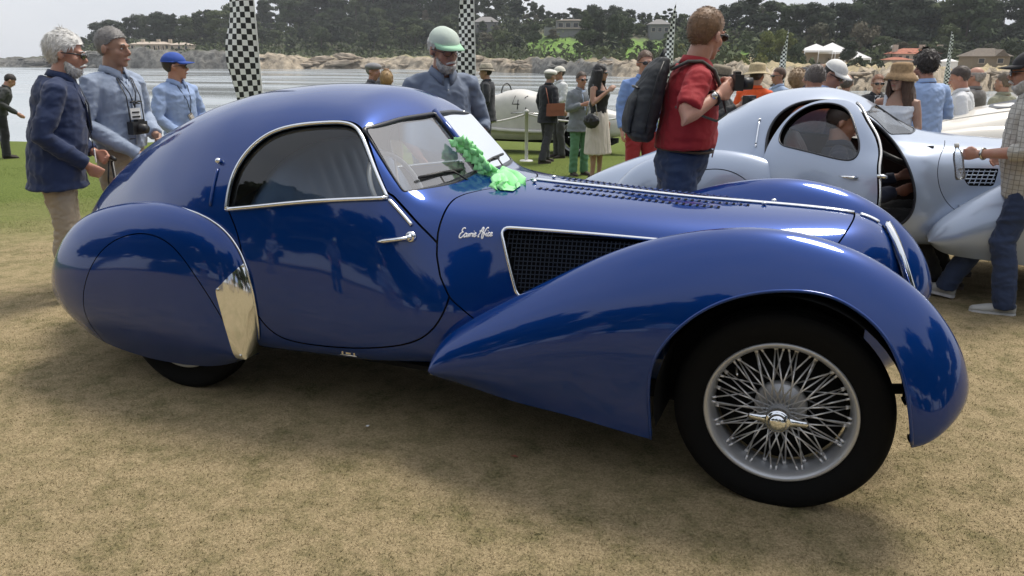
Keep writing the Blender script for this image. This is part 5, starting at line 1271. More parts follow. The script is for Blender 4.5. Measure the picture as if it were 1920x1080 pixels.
        if hands:
            d = (w-e).normalized(); up = V3((0, 0, 1)); sdv = d.cross(up)
            if sdv.length < .3: sdv = V3((1, 0, 0))
            sdv.normalize(); n_ = sdv.cross(d)     # across the palm / back of the hand
            ax = V3((0, -sd, 0)); ax = (ax-d*ax.dot(d)); ax = ax.normalized() if ax.length > .2 else n_   # the palm looks inwards
            ac = d.cross(ax).normalized()
            pc = w+d*.045; b.tube([w-d*.01, w+d*.03, w+d*.075], [.026, .034, .034], 12, flat=.62) if False else None
            v = []
            for tt, ww, th in ((-.01, .024, .020), (.02, .031, .017), (.055, .040, .016), (.088, .039, .013)):
                cc = w+d*tt
                v.append((cc, ac*ww, ax*th))
            rings(b, v, 12)
            for i, ln in enumerate((.068, .078, .074, .058)):
                o_ = w+d*.083+ac*(.029-.0195*i)*(-1); c1 = curl
                p1 = o_+(d*math.cos(c1*.6)+ax*math.sin(c1*.6))*ln*.45; p2 = p1+(d*math.cos(c1*1.5)+ax*math.sin(c1*1.5))*ln*.32; p3 = p2+(d*math.cos(c1*2.3)+ax*math.sin(c1*2.3))*ln*.25
                b.tube([o_-d*.02, o_, p1, p2, p3], [.0095, .0092, .0088, .008, .006], 8)
            t0 = w+d*.02-ac*.026; b.tube([t0, t0+d*.030-ac*.016+ax*.006, t0+d*.055-ac*.016+ax*.018, t0+d*.075-ac*.008+ax*.026], [.013, .0115, .010, .0075], 8)
    # legs
    lg = MB()
    for sd, kk, aa, ft, pt in ((1, L['kl'], L['al'], L['fl'], L['pl']), (-1, L['kr'], L['ar'], L['fr'], L['pr'])):
        hpj = V3((0, sd*.088, .90)); kk = V3(kk); aa = V3(aa); back = V3((-.018, 0, 0))
        b.tube([hpj+V3((0, 0, .03)), hpj.lerp(kk, .3), hpj.lerp(kk, .75), kk, kk.lerp(aa, .28)+back, kk.lerp(aa, .7), aa], [.072, .072, .056, .051, .052, .036, .035], 12)
        lg.tube([hpj+V3((0, 0, .03)), hpj.lerp(kk, .25), hpj.lerp(kk, .75), kk, kk.lerp(aa, .35)+back*.6, kk.lerp(aa, .8), aa+V3((0, 0, -.035))], [.086, .094, .080, .074, .071, .068, .070], 14)
        Mf = Matrix.Rotation(R(ft), 3, 'Z') @ Matrix.Rotation(R(pt), 3, 'Y')
        F_ = lambda x, y, z: aa+Mf @ V3((x, y, z))
        b.tube([F_(-.045, 0, -.045), F_(.02, 0, -.035), F_(.10, 0, -.058), F_(.165, 0, -.066)], [.030, .036, .032, .018], 10)
        so = MB()
        rings(so, [(F_(-.072, 0, -.045), Mf @ V3((0, .020, 0)), Mf @ V3((0, 0, .035))), (F_(-.055, 0, -.035), Mf @ V3((0, .034, 0)), Mf @ V3((0, 0, .045))), (F_(.0, 0, -.025), Mf @ V3((0, .036, 0)), Mf @ V3((0, 0, .052))), (F_(.06, 0, -.045), Mf @ V3((0, .040, 0)), Mf @ V3((0, 0, .036))), (F_(.13, 0, -.055), Mf @ V3((0, .045, 0)), Mf @ V3((0, 0, .027))), (F_(.185, 0, -.062), Mf @ V3((0, .033, 0)), Mf @ V3((0, 0, .020))), (F_(.203, 0, -.066), Mf @ V3((0, .012, 0)), Mf @ V3((0, 0, .010)))], 14)
        if not half:
            shm = so.build('shoe', cloth(shoes, 'cotton'), t)
            sl_ = MB(); v = []
            for x, wd in ((-.076, .016), (-.055, .033), (0, .034), (.06, .039), (.13, .044), (.182, .033), (.203, .010)):
                v += [F_(x, -wd, -.068), F_(x, wd, -.068), F_(x, wd, -.088), F_(x, -wd, -.088)]
            f = [(0, 1, 2, 3), (27, 26, 25, 24)]
            for i in range(6):
                for k in range(4): f.append((i*4+k, i*4+(k+1) % 4, i*4+4+(k+1) % 4, i*4+4+k))
            sl_.add(v, f).build('sole', cloth(tuple(min(.6, q*1.6+.02) for q in shoes)), shm, False)
    voxel(b, 'body', SK[skin], t, vox if near else vox*1.0, 0, smooth=1 if near else 0)
    # clothes
    tm = cloth(top, topk); hemz = .76 if jacket else hem
    if sleeve: pass
    zt = 1.46 if sleeve else (1.37 if fem else 1.43)
    rings(c, torso(.022+(.016 if jacket else .010 if hem < .9 else 0), hemz if hemz < .80 else .80 if hemz < .88 else hemz-.02, zt, .01))
    if not sleeve:
        for sd in (-1, 1): c.tube([B((.07, sd*.095, 1.33)), B((.02, sd*.105, 1.455)), B((-.08, sd*.10, 1.36))], .016, 8)
    SHR = voxel(c, 'jacket' if jacket else 'shirt' if sleeve else 'top', tm, t, max(vox, .009), .0052, 12, (1, 1, 1.4), 1, seed+1)
    def fz(z, k=0): return .142+k+fat*max(0, 1-abs(z-1.06)/.24)*1.15-.35*max(0, z-1.36)+(.02 if fem else 0)
    if collar and sleeve and not half:
        cm = MB(); v = []; n_ = 22
        for i in range(n_+1):
            a = math.radians(14+332*i/n_); fr_ = max(0, math.cos(a))**3
            v += [B((-.008+.066*math.cos(a)+.012*fr_, .068*math.sin(a), 1.498-.035*fr_)), B((-.004+.074*math.cos(a)+.012*fr_, .075*math.sin(a), 1.500-.035*fr_)), B((.0+.092*math.cos(a)+.016*fr_, .094*math.sin(a), 1.462-.062*fr_))]
        cm.add(v, [(3*i+k, 3*i+3+k, 3*i+4+k, 3*i+1+k) for i in range(n_) for k in (0, 1)])
        col = cm.build('collar', tm, t); m = col.modifiers.new('s', 'SOLIDIFY'); m.thickness = .004
    if jacket:
        # shirt front showing between the lapels
        v = [B((.094, -.045, 1.45)), B((.094, .045, 1.45)), B((fz(1.33, .016), .05, 1.33)), B((fz(1.12, .022), .012, 1.12)), B((fz(1.12, .022), -.012, 1.12)), B((fz(1.33, .016), -.05, 1.33))]
        MB().add(v, [tuple(range(6))]).build('shirt_front', cloth(shirt2 or (.7, .7, .7)), t, False)
        if tie: MB().tube([B((.108, 0, 1.425)), B((fz(1.33, .022), 0, 1.33)), B((fz(1.16, .028), 0, 1.16))], [.012, .018, .022], 6, flat=.4).build('tie', cloth(tie), t)
        for sd in (-1, 1):
            v = [B((.07, sd*.07, 1.46)), B((.100, sd*.042, 1.44)), B((fz(1.14, .026), sd*.014, 1.14)), B((fz(1.30, .018), sd*.075, 1.30)), B((.098, sd*.105, 1.40))]
            lo = MB().add(v, [(0, 1, 2, 3, 4)]).build('lapel', tm, t, False); m = lo.modifiers.new('s', 'SOLIDIFY'); m.thickness = .006
    elif sleeve and near:
        pk = [B((.112, 0, 1.42)), B((fz(1.30, -.002), 0, 1.30)), B((fz(1.10, -.002), 0, 1.10)), B((fz(1.0, -.004), 0, max(hem, .98)))]
        MB().tube(pk, .009, 6, flat=.3).build('placket', tm, SHR)
        for i in range(6):
            q = pk[0].lerp(pk[1], .3+i*.6) if i < 1 else pk[1].lerp(pk[3], (i-1)/5.0); MB().ball(q+V3((.006, 0, 0)), .004, 6).build('button', cloth((.7, .7, .66)), SHR)
    if skirt:
        k_ = MB(); rings(k_, [ring(0, 1.08, .118, .130), ring(0, .98, .140, .175), ring(0, .80, .165, .195), ring(.005, .60, .185, .215), (V3((.01, 0, skirt)), V3((.20, 0, 0)), V3((0, .235, 0)))], 28)
        voxel(k_, 'skirt', cloth(bottom, botk), t, max(vox, .010), .007, 18, (1, 1, .15), 2, seed+3)
    elif not half:
        rings(lg, torso(.004, .80, 1.03)); voxel(lg, 'trousers', cloth(bottom, botk), t, max(vox, .009), .006, 13, (1, 1, 1.7), 2, seed+2)
        if hem > .93: MB().tube([B((math.cos(a)*(.125+fat*.4)+fat*.5, math.sin(a)*(.165+fat*.3), 1.02)) for a in np.linspace(0, 2*math.pi, 25)[:-1]], .014, 6, closed=True, flat=.5).build('belt', cloth((.05, .03, .015)), t)
    # face
    for q in (-1, 1):
        if glasses is None:
            e0 = MB().ball(h(.0800, q*.031, .004), (.007, .012, .0055), 10, Mh).build('eye', EYEW, t); MB().ball(h(.0855, q*.031, .004), (.0030, .0055, .0052), 8, Mh).build('iris', EYED, e0)
    if hair and hstyle != 'none' or True:
        hcx = hair or (.2, .15, .1)
        if near:
            for q in (-1, 1): MB().tube([h(.090, q*.016, .026), h(.096, q*.030, .031), h(.084, q*.047, .026)], [.0035, .0045, .003], 6).build('eyebrow', cloth(hcx, 'hair'), t)
    MB().tube([h(.092, -.022, -.062), h(.0985, -.008, -.0600), h(.0985, .008, -.0600), h(.092, .022, -.062)], [.003, .0055, .0055, .003], 6).build('mouth', LIP, t)
    if glasses:
        gm = MB(); dk = glasses == 'dark'
        go = None
        for q in (-1, 1):
            ln = MB().ball(h(.099, q*.034, .003), (.007, .033, .021), 14, Mh @ Matrix.Rotation(R(q*14), 3, 'Z'))
            if dk: o_ = ln.build('sunglasses' if go is None else 'lens', LENS, t if go is None else go)
            else: o_ = MB().tube([h(.099-.012*abs(math.cos(a))*(q*math.cos(a) > 0), q*.034+.024*math.cos(a), .003+.017*math.sin(a)) for a in np.linspace(0, 6.28, 17)[:-1]], .0018, 5, closed=True).build('glasses' if go is None else 'rim', FRM, t if go is None else go)
            go = go or o_
        for q in (-1, 1): MB().tube([h(.094, q*.058, .008), h(.06, q*.080, .010), h(-.01, q*.088, .006)], [.005 if dk else .002, .005 if dk else .002, .003], 6).build('temple', FRM, go)
        MB().tube([h(.104, -.012, .008), h(.106, 0, .010), h(.104, .012, .008)], .003, 6).build('bridge', FRM, go)
    # hair
    def comb(p):
        # forelock swept to the side, crown and back falling downwards
        return np.array([-.9+.5*(p[0] < -.03), .35, -.15-1.2*(p[0] < -.04)-.9*(abs(p[1]) > .06)])
    def cap(nm, rad, ctr, fn, mat, amp, seed_=0, res=40, sc_=1.0, par=None, locks=0, ll=.03, fuzz=.35):
        m_ = MB().ball((0, 0, 0), rad, res); P_ = np.array([tuple(v) for v in m_.v]); Nn = P_/np.array(rad)**2; Nn /= np.linalg.norm(Nn, axis=1, keepdims=True)
        P_ = P_+np.array(ctr); P_ += Nn*(sines(P_*38*sc_, seed+seed_)*amp)[:, None]
        pt_ = Patch(P_, Nn, m_.f).clip(fn)
        v = [h(*q) for q in pt_.v]; vi = [h(*(q-n_*.018)) for q, n_ in zip(pt_.v, pt_.n)]; k = len(v)
        f = [tuple(q) for q in pt_.f]+[(a, b_, b_+k, a+k) for a, b_ in pt_.e]; v = v+vi
        if locks and len(pt_.v) > 10:
            r = np.random.default_rng(seed+77); N_ = locks if near else locks//3; ii = r.integers(0, len(pt_.v), N_); wd = .0022 if near else .004
            for i in ii:
                p0 = pt_.v[i]-pt_.n[i]*.004; nn_ = pt_.n[i]; g_ = comb(p0)+r.normal(size=3)*fuzz; g_ = g_-nn_*(g_@nn_)*.8; g_ /= np.linalg.norm(g_)+1e-6
                sd_ = np.cross(g_, nn_); l_ = ll*(.6+.8*r.random()); up_ = .25+.5*r.random()
                a = p0+g_*l_*.5+nn_*(.004+up_*.006); b_ = p0+g_*l_+nn_*(.001+up_*.004+fuzz*.004); q0 = len(v)
                v += [h(*(p0-sd_*wd)), h(*(p0+sd_*wd)), h(*(a+sd_*wd)), h(*(a-sd_*wd)), h(*b_)]; f += [(q0, q0+1, q0+2, q0+3), (q0+3, q0+2, q0+4)]
        return mesh(nm, v, f, mat, True, par or t)
    line = lambda P, dz=0, back=-.075: P[:, 2]-np.interp(P[:, 0], [-.13, -.060, -.040, -.026, .010, .022, .045, .070, .10], [back, back, -.050, .026, .024, .040, .062, .072, .080])-dz
    if hair:
        hm = cloth(hair, 'hair')
        hcut = (lambda P: np.where(True, .05-P[:, 2], 1)) if hat else (lambda P: np.full(len(P), 1.0))
        if hstyle == 'short': cap('hair', (.1005, .0795, .0945), (-.014, 0, .034), lambda P: np.minimum(line(P), hcut(P)), hm, .002, locks=0 if hat else 1500, ll=.014, fuzz=.35)
        elif hstyle == 'full': cap('hair', (.106, .085, .102), (-.018, 0, .037), lambda P: np.minimum(line(P, -.004, -.085), hcut(P)), hm, .004, locks=500 if hat else 2000, ll=.040, fuzz=.45)
        elif hstyle == 'balding': cap('hair', (.101, .082, .096), (-.018, 0, .030), lambda P: np.minimum(line(P, 0), .055-P[:, 2]), hm, .002, locks=700, ll=.018)
        elif hstyle == 'curly': cap('hair', (.116, .097, .112), (-.022, 0, .040), lambda P: line(P, -.005, -.09), hm, .010, 0, 48, .8, locks=3000, ll=.035, fuzz=1.6)
        elif hstyle == 'long':
            hb = MB(); hb.ball(h(-.022, 0, .036), (.110, .090, .104), 20, Mh)
            rr_ = random.Random(seed)
            for i in range(16):
                a = math.pi*(.30+1.40*i/15); x0, y0 = .085*math.cos(a)-.02, .085*math.sin(a)
                x1, y1 = x0*1.25-.02, y0*1.25
                hb.tube([h(x0, y0, .04), h(x0*1.1, y0*1.12, -.06), h(x1, y1, -.14)-V3((0, 0, 0)), h(x1-.01, y1*1.15, -.22-rr_.uniform(0, .05)), h(x1-.015, y1*1.1, -.28-rr_.uniform(0, .06))], [.030, .030, .030, .026, .012], 8)
            mask = MB(); voxel(hb, 'hair', hm, t, .010, .004, 40, (1, 1, .25), 1, seed+7)
    if beard:
        comb = lambda p: np.array([.25, p[1]*2, -1.0])
        cap('beard', (.056, .062, .064), (.034, 0, -.060), lambda P: np.minimum(P[:, 0]-.004, np.interp(P[:, 0], [0, .04, .07, .10], [-.035, -.050, -.074, -.078])-P[:, 2]), cloth(beard, 'hair'), .002, 2, locks=900, ll=.020, fuzz=.4)
        MB().tube([h(.082, -.030, -.062), h(.103, -.012, -.049), h(.103, .012, -.049), h(.082, .030, -.062)], [.005, .008, .008, .005], 6).build('moustache', cloth(beard, 'hair'), t)
    # hats
    if hat:
        kind, hcol = hat[0], hat[1]; hm = cloth(hcol, 'straw' if kind in ('straw', 'sunhat', 'fedora') else 'cotton')
        if kind in ('cap', 'flatcap'):
            r_ = (.110, .089, .090) if kind == 'cap' else (.126, .104, .060)
            ct = (-.012, 0, .040) if kind == 'cap' else (0, 0, .062)
            lo_ = .040 if kind == 'cap' else .046
            HT = cap('cap', r_, ct, lambda P: P[:, 2]-lo_-.10*(-P[:, 0]-.0)*.3, hm, .0015, 3, 36, .5)
            v = []; n_ = 14; ln = .085 if kind == 'cap' else .03
            for i in range(n_+1):
                a = math.pi*(-.42+.84*i/n_); x, y = .100*math.cos(a), .088*math.sin(a); ex = ln*math.cos(a)**.6 if math.cos(a) > 0 else 0
                v += [h(x-.012, y, lo_+.010), h(x-.012+ex, y*1.02, lo_-.004-.020*(y/.088)**2+.004)]
            f = [(2*i, 2*i+1, 2*i+3, 2*i+2) for i in range(n_)]
            vz = mesh('visor', v, f, cloth(hat[2] if len(hat) > 2 else hcol), True, HT); m = vz.modifiers.new('s', 'SOLIDIFY'); m.thickness = .005
        else:
            br_ = {'straw': .175, 'sunhat': .165, 'fedora': .145}[kind]; v = []; seg = 40
            droop = {'straw': .015, 'sunhat': .055, 'fedora': .012}[kind]
            prof = [(.100, .128), (.090, .150), (.05, .158), (.0, .160)] if kind != 'fedora' else [(.090, .135), (.078, .150), (.04, .138), (0, .134)]
            P2 = [(br_, .045-droop), (br_*.85, .048-droop*.45), (.125, .052), (.108, .056), (.106, .075)]+prof
            for r0, z0 in P2:
                for k in range(seg):
                    a = 2*math.pi*k/seg; wv_ = .010*math.sin(a*2+seed)*(r0 > .12)*(r0/br_)**2; v.append(h(-.012+r0*1.08*math.cos(a), r0*.92*math.sin(a), z0+wv_))
            f = [(i*seg+k, i*seg+(k+1) % seg, (i+1)*seg+(k+1) % seg, (i+1)*seg+k) for i in range(len(P2)-1) for k in range(seg)]
            ht = mesh('hat', v, f, hm, True, t); m = ht.modifiers.new('s', 'SOLIDIFY'); m.thickness = .004
            if len(hat) > 2:
                MB().tube([h(-.012+.115*math.cos(a), .099*math.sin(a), .070) for a in np.linspace(0, 2*math.pi, 33)[:-1]], .013, 6, closed=True, flat=.35).build('hat_band', cloth(hat[2]), ht)
    t['_j'] = 1; del t['_j']
    return t, B, h
def place(px, py, D):
    "ground point under a head seen at (px, py) a distance D away, and the height up to that head top"
    p = atD(px, py, D); g_ = gz(p.x, p.y); return (p.x, p.y, g_), p.z-g_
def PP(label, px, py, D, ang, hat_h=0.0, Hmax=1.92, Hmin=1.50, dx=0, **k):
    loc, hh = place(px, py, D); lean = k.get('lean', 0); H = (hh-hat_h)/(math.cos(R(lean))*.46+.54); H = min(Hmax, max(Hmin, H))*.994
    face = ang+22.5-math.degrees(math.atan((px-960)/CFOC))
    if lean:          # step back so that the bent head lands where the photograph has it
        f_ = R(face); loc = (loc[0]-math.cos(f_)*math.sin(R(lean))*.69, loc[1]-math.sin(f_)*math.sin(R(lean))*.69, loc[2])
    if 'vox' not in k: k['vox'] = .0085 if D < 6 else .012 if D < 9 else .016
    return person(label, loc, face, H, **k)
KHAKI = (.36, .30, .22); NAVY = (.008, .022, .075); LBLUE = (.30, .36, .47); DENIM = (.022, .045, .11); BLK = (.014, .014, .016)
GREY = (.22, .21, .20); WHITEH = (.70, .69, .66); DBR = (.022, .014, .010)
# ---- left group
P1, B1, h1 = PP('white haired man in a navy blazer and sunglasses leaning on a black cane', 115, 57, 5.05, -6, skin=1, top=NAVY, topk='wool', jacket=True, shirt2=(.55, .58, .62), tie=(.03, .04, .06), bottom=KHAKI, hair=WHITEH, hstyle='full', glasses='dark', beard=WHITEH, lean=13, hp=-4, hy=-10, fat=.05,
   arms={'el': (.0, .27, 1.12), 'wl': (.24, .08, .96), 'er': (-.02, -.27, 1.11), 'wr': (.20, -.13, .90)}, shoes=(.02, .018, .016), seed=3, curl=1.0)
P2, B2, h2 = PP('grey haired man in a pale blue shirt with a camera on his chest', 203, 48, 5.5, -48, skin=2, top=LBLUE, bottom=KHAKI, hair=GREY, hstyle='short', hy=12, lean=4, hem=.96, fat=.02,
   arms={'el': (-.04, .28, 1.15), 'wl': (.17, .17, 1.02), 'er': (.0, -.27, 1.12), 'wr': (.24, -.05, .90)}, seed=5, curl=1.1)
P3, B3, h3 = PP('man in a bright blue cap and pale blue shirt with crossed forearms', 322, 92, 7.6, -50, .02, skin=1, top=(.28, .38, .60), bottom=KHAKI, hair=DBR, hat=('cap', (.02, .07, .34)), glasses='dark', hy=45, seed=6, hem=.96,
   arms={'el': (-.02, .28, 1.14), 'wl': (.16, .14, .96), 'er': (.0, -.27, 1.13), 'wr': (.17, -.08, .92)})
PP('dark haired man in dark clothes bending at the left edge of the lawn', 16, 138, 15.5, 5, skin=1, top=(.035, .038, .036), bottom=BLK, hair=DBR, lean=22, hp=18, seed=7, arms={'wr': (.30, -.20, .90), 'wl': (.30, .2, .9)})
# ---- behind the blue car
P4, B4, h4 = PP('older bearded man in a green and white cap looking down at the blue coupe', 831, 42, 5.2, -72, .02, skin=1, top=(.17, .21, .29), topk='denim', bottom=DENIM, botk='denim', hair=WHITEH, hstyle='full', hat=('cap', (.52, .60, .53), (.32, .56, .38)), glasses='clear', beard=WHITEH, lean=12, hp=3, hy=12, fat=.07, sleeve='roll', seed=8,
   arms={'el': (.02, .30, 1.13), 'wl': (.22, .20, .95), 'er': (.0, -.30, 1.13), 'wr': (.2, -.2, .93)}, skirt=None)
PP('photographer in a grey knitted hat raising a camera behind the blue roof', 697, 113, 12, -30, .02, skin=1, top=(.09, .09, .10), bottom=BLK, hat=('flatcap', (.22, .22, .23)), hair=GREY, seed=9, arms={'el': (.12, .26, 1.25), 'wl': (.22, .06, 1.56), 'er': (.12, -.26, 1.25), 'wr': (.22, -.06, 1.56)})
PP('person with straw blond hair seen from behind above the blue roof', 724, 130, 9.5, 80, skin=0, top=(.30, .25, .15), bottom=KHAKI, hair=(.42, .27, .11), hstyle='full', fem=True, seed=10)
PP('man in a dark suit and straw fedora standing by the racing car', 912, 117, 14.5, 175, .03, skin=2, top=(.022, .024, .030), topk='wool', jacket=True, bottom=(.03, .03, .035), botk='wool', hat=('fedora', (.50, .44, .34), (.05, .04, .03)), hair=DBR, seed=11, arms={'el': (-.02, .25, 1.13), 'wl': (.16, .10, 1.0), 'er': (0, -.25, 1.13), 'wr': (.17, -.08, .98)})
P9, B9, h9 = PP('man in a black blazer and white flat cap with a brown shoulder bag', 1031, 125, 14.4, 38, .03, skin=2, top=(.012, .013, .018), topk='wool', jacket=True, bottom=(.035, .035, .04), hat=('flatcap', (.70, .68, .62)), hair=GREY, lean=3, fat=.02, seed=12, arms={'wr': (.20, -.24, .98), 'er': (-.02, -.27, 1.14)}, legs={'kl': (.06, .11, .50), 'al': (.08, .13, .085), 'kr': (-.06, -.1, .5), 'ar': (-.22, -.12, .10)})
PP('man in a white shirt dark tie and white cap facing the black blazer', 1050, 121, 15.4, 205, .02, skin=2, top=(.62, .63, .62), bottom=(.05, .05, .05), hat=('cap', (.62, .60, .52)), tie=BLK, glasses='dark', hair=DBR, seed=13, arms={'el': (.03, .25, 1.14), 'wl': (.26, .2, 1.05)})
PP('man in sunglasses, grey jacket and green trousers beside the woman in the pale skirt', 1090, 133, 12.3, -60, skin=1, top=(.20, .22, .24), topk='wool', jacket=True, shirt2=(.4, .5, .66), bottom=(.10, .24, .13), glasses='dark', hair=(.07, .045, .03), seed=14, arms={'er': (.02, -.25, 1.13), 'wr': (.24, -.10, 1.22), 'el': (-.02, .25, 1.14), 'wl': (.12, .22, .92)})
P12, B12, h12 = PP('dark haired woman in a black top and long pale skirt', 1125, 118, 11.6, -28, skin=2, fem=True, sleeve=None, top=(.010, .010, .012), bottom=(.55, .50, .43), skirt=.42, hair=(.010, .008, .008), hstyle='long', glasses='dark', hy=8, seed=15, shoes=(.02, .01, .01), hem=1.0, collar=False,
   arms={'er': (.02, -.24, 1.17), 'wr': (.18, -.06, 1.36), 'el': (-.04, .23, 1.14), 'wl': (.02, .25, .90)}, vox=.012)
PP('man in sunglasses and blue shirt with red trousers behind the backpack', 1210, 93, 8.9, -70, skin=1, top=(.20, .32, .62), bottom=(.30, .02, .025), hair=(.10, .05, .025), glasses='dark', seed=16, arms={'el': (-.04, .27, 1.14)})
# ---- the man in the red polo
P14, B14, h14 = PP('man in a red polo shirt and jeans with a grey backpack between the cars', 1322, 10, 4.35, 12, skin=1, top=(.33, .012, .018), bottom=DENIM, botk='denim', hair=(.22, .12, .055), hstyle='short', glasses='dark', hy=38, lean=8, fat=.055, sleeve='short', hem=.98, seed=17, vox=.0065,
   arms={'er': (-.04, -.33, 1.20), 'wr': (.15, -.20, 1.31), 'el': (.0, .30, 1.20), 'wl': (.20, -.03, 1.34)}, curl=1.1)
# ---- behind the silver car
P15, B15, h15 = PP('photographer in a brown brimmed hat with a black camera behind the red polo man', 1350, 118, 7.6, -35, .03, skin=2, top=(.03, .03, .03), bottom=BLK, hat=('straw', (.23, .19, .13), (.03, .025, .02)), glasses='dark', hair=DBR, fem=True, hp=10, seed=18, arms={'el': (.10, .25, 1.2), 'wl': (.30, .05, 1.38), 'er': (.10, -.25, 1.2), 'wr': (.30, -.04, 1.36)})
PP('person in a bright orange shirt and wide straw hat seen from behind', 1421, 116, 9.5, 65, .03, skin=2, top=(.75, .10, .015), sleeve='short', bottom=KHAKI, hat=('straw', (.52, .42, .25)), hair=DBR, fat=.05, seed=19)
PP('man in sunglasses and pale blue shirt right of the orange shirt', 1463, 125, 12, -150, skin=1, top=(.33, .42, .58), bottom=KHAKI, glasses='dark', hair=(.10, .05, .03), seed=20)
PP('person with curly blond hair seen from behind over the silver roof', 1497, 130, 8.6, 85, skin=0, top=(.42, .36, .28), bottom=KHAKI, hair=(.36, .24, .13), hstyle='curly', fem=True, seed=21)
PP('person in a dark cap behind the curly blond hair', 1508, 122, 11, 20, .02, skin=2, top=(.05, .05, .06), bottom=BLK, hat=('cap', (.02, .022, .03)), hair=DBR, seed=22)
PP('person in a dark red shirt left of the white cap', 1541, 119, 12, 60, skin=1, top=(.22, .05, .05), bottom=KHAKI, hair=(.25, .12, .06), seed=23)
P19, B19, h19 = PP('man in a white cap and pale blue shirt looking down behind the silver roof', 1566, 106, 7.3, -35, .02, skin=1, top=(.34, .45, .70), bottom=KHAKI, hat=('cap', (.70, .69, .66)), glasses='dark', hair=DBR, hp=22, lean=8, hy=8, seed=24)
PP('balding man in a dark coat seen from behind over the silver roof', 1589, 137, 10, 80, skin=2, top=(.015, .017, .025), topk='wool', bottom=BLK, hair=(.10, .09, .08), hstyle='balding', seed=25)
PP('red haired man in a dark suit and sunglasses left of the sun hat woman', 1648, 138, 10.3, -75, skin=0, top=(.016, .017, .022), topk='wool', jacket=True, shirt2=(.62, .63, .64), bottom=KHAKI, glasses='dark', hair=(.26, .11, .05), seed=26)
P23, B23, h23 = PP('woman in a tan sun hat and white tank top with long brown hair', 1693, 114, 6.9, -102, .02, skin=2, fem=True, sleeve=None, top=(.66, .68, .72), bottom=(.3, .32, .36), hat=('sunhat', (.34, .22, .11)), hair=(.075, .035, .018), hstyle='long', glasses='dark', hy=-18, seed=27, collar=False, hem=.95, vox=.009,
   arms={'el': (.0, .22, 1.15), 'wl': (.16, .12, 1.02), 'er': (-.02, -.23, 1.14), 'wr': (.12, -.20, .93)})
PP('dark curly haired man in a pale blue shirt with hand to his face', 1742, 97, 7.6, 130, skin=1, top=(.33, .45, .70), bottom=KHAKI, hair=(.020, .013, .010), hstyle='curly', hy=-10, hp=12, lean=6, seed=28, arms={'el': (.16, .28, 1.30), 'wl': (.16, .06, 1.56), 'er': (.02, -.28, 1.15), 'wr': (.20, -.14, 1.12)})
PP('dark haired man in a white shirt looking down behind the cream car', 1806, 122, 8.4, 178, skin=1, top=(.66, .67, .68), bottom=KHAKI, hair=(.07, .05, .04), hp=14, lean=5, seed=29)
PP('grey haired man in a grey suit behind the white shirt', 1834, 123, 9.6, 165, skin=1, top=(.17, .16, .15), topk='wool', jacket=True, bottom=KHAKI, hair=(.38, .35, .32), hstyle='balding', glasses='dark', seed=30)
PP('person in a pale olive jacket behind the cream car near the right edge', 1888, 134, 9.2, 150, skin=2, top=(.25, .25, .18), bottom=KHAKI, hair=(.12, .09, .06), seed=31)
# ---- the man walking in at the right edge
P28, B28, h28 = PP('bearded man in a black cap and checked shirt striding left past the silver car', 1942, 84, 4.72, 180, .02, skin=1, top=(.48, .46, .41), topk='plaid', bottom=(.022, .042, .105), botk='denim', hair=WHITEH, hstyle='short', hat=('cap', (.014, .014, .017)), glasses='dark', beard=WHITEH, lean=9, hp=-4, fat=.05, sleeve='roll', hem=.80, seed=32, vox=.0065, shoes=(.42, .42, .40),
   arms={'er': (.02, -.29, 1.14), 'wr': (.16, -.30, 1.05), 'el': (.05, .30, 1.12), 'wl': (.32, .16, 1.08)}, legs={'kl': (.10, .11, .50), 'al': (.02, .12, .085), 'kr': (.22, -.11, .51), 'ar': (.40, -.12, .10), 'pr': -6}, curl=.8)
# ---- people at the silver car
sp_ = SO+Vector((-1.86, -.30, -.50))
person('driver in a dark jacket and dark trousers sitting in the silver coupe', sp_, 0, 1.72, vox=.012, skin=1, top=(.014, .02, .045), topk='wool', bottom=(.010, .010, .011), hair=(.06, .04, .03), lean=-8, hp=20, seed=33, arms={'el': (.14, .24, 1.14), 'wl': (.36, .20, 1.22), 'er': (.12, -.24, 1.10), 'wr': (.34, -.12, 1.16)}, legs={'kl': (.44, .12, 1.00), 'al': (.72, .12, .62), 'kr': (.42, -.14, .98), 'ar': (.64, -.14, .60)})
person('man in a navy jacket leaning in at the far window of the silver coupe', SO+Vector((-2.25, 1.25, -.12)), -80, 1.74, vox=.014, skin=1, top=(.014, .025, .07), topk='wool', bottom=KHAKI, hair=(.09, .07, .06), lean=38, hp=10, seed=34)
# ================================================================== what they carry
def Wp(P, v): return P.matrix_world @ Vector(v)
bpy.context.view_layer.update()
def wthing(name, label, cat, P, v=(0, 0, 1), group=None):
    t = thing(name, label, cat, group=group); t.matrix_world = P.matrix_world.copy(); return t
BLKP = pm('black_plastic', (.015, .015, .016), .4); LEA = pm('brown_leather', (.22, .065, .03), .45, bump=(40, .3, .004)); NYL = pm('grey_nylon', (.040, .043, .046), .75, bump=(45, .5, .004), noise=(8, .3)); BLE = pm('black_leather', (.012, .012, .013), .35, bump=(30, .4, .006))
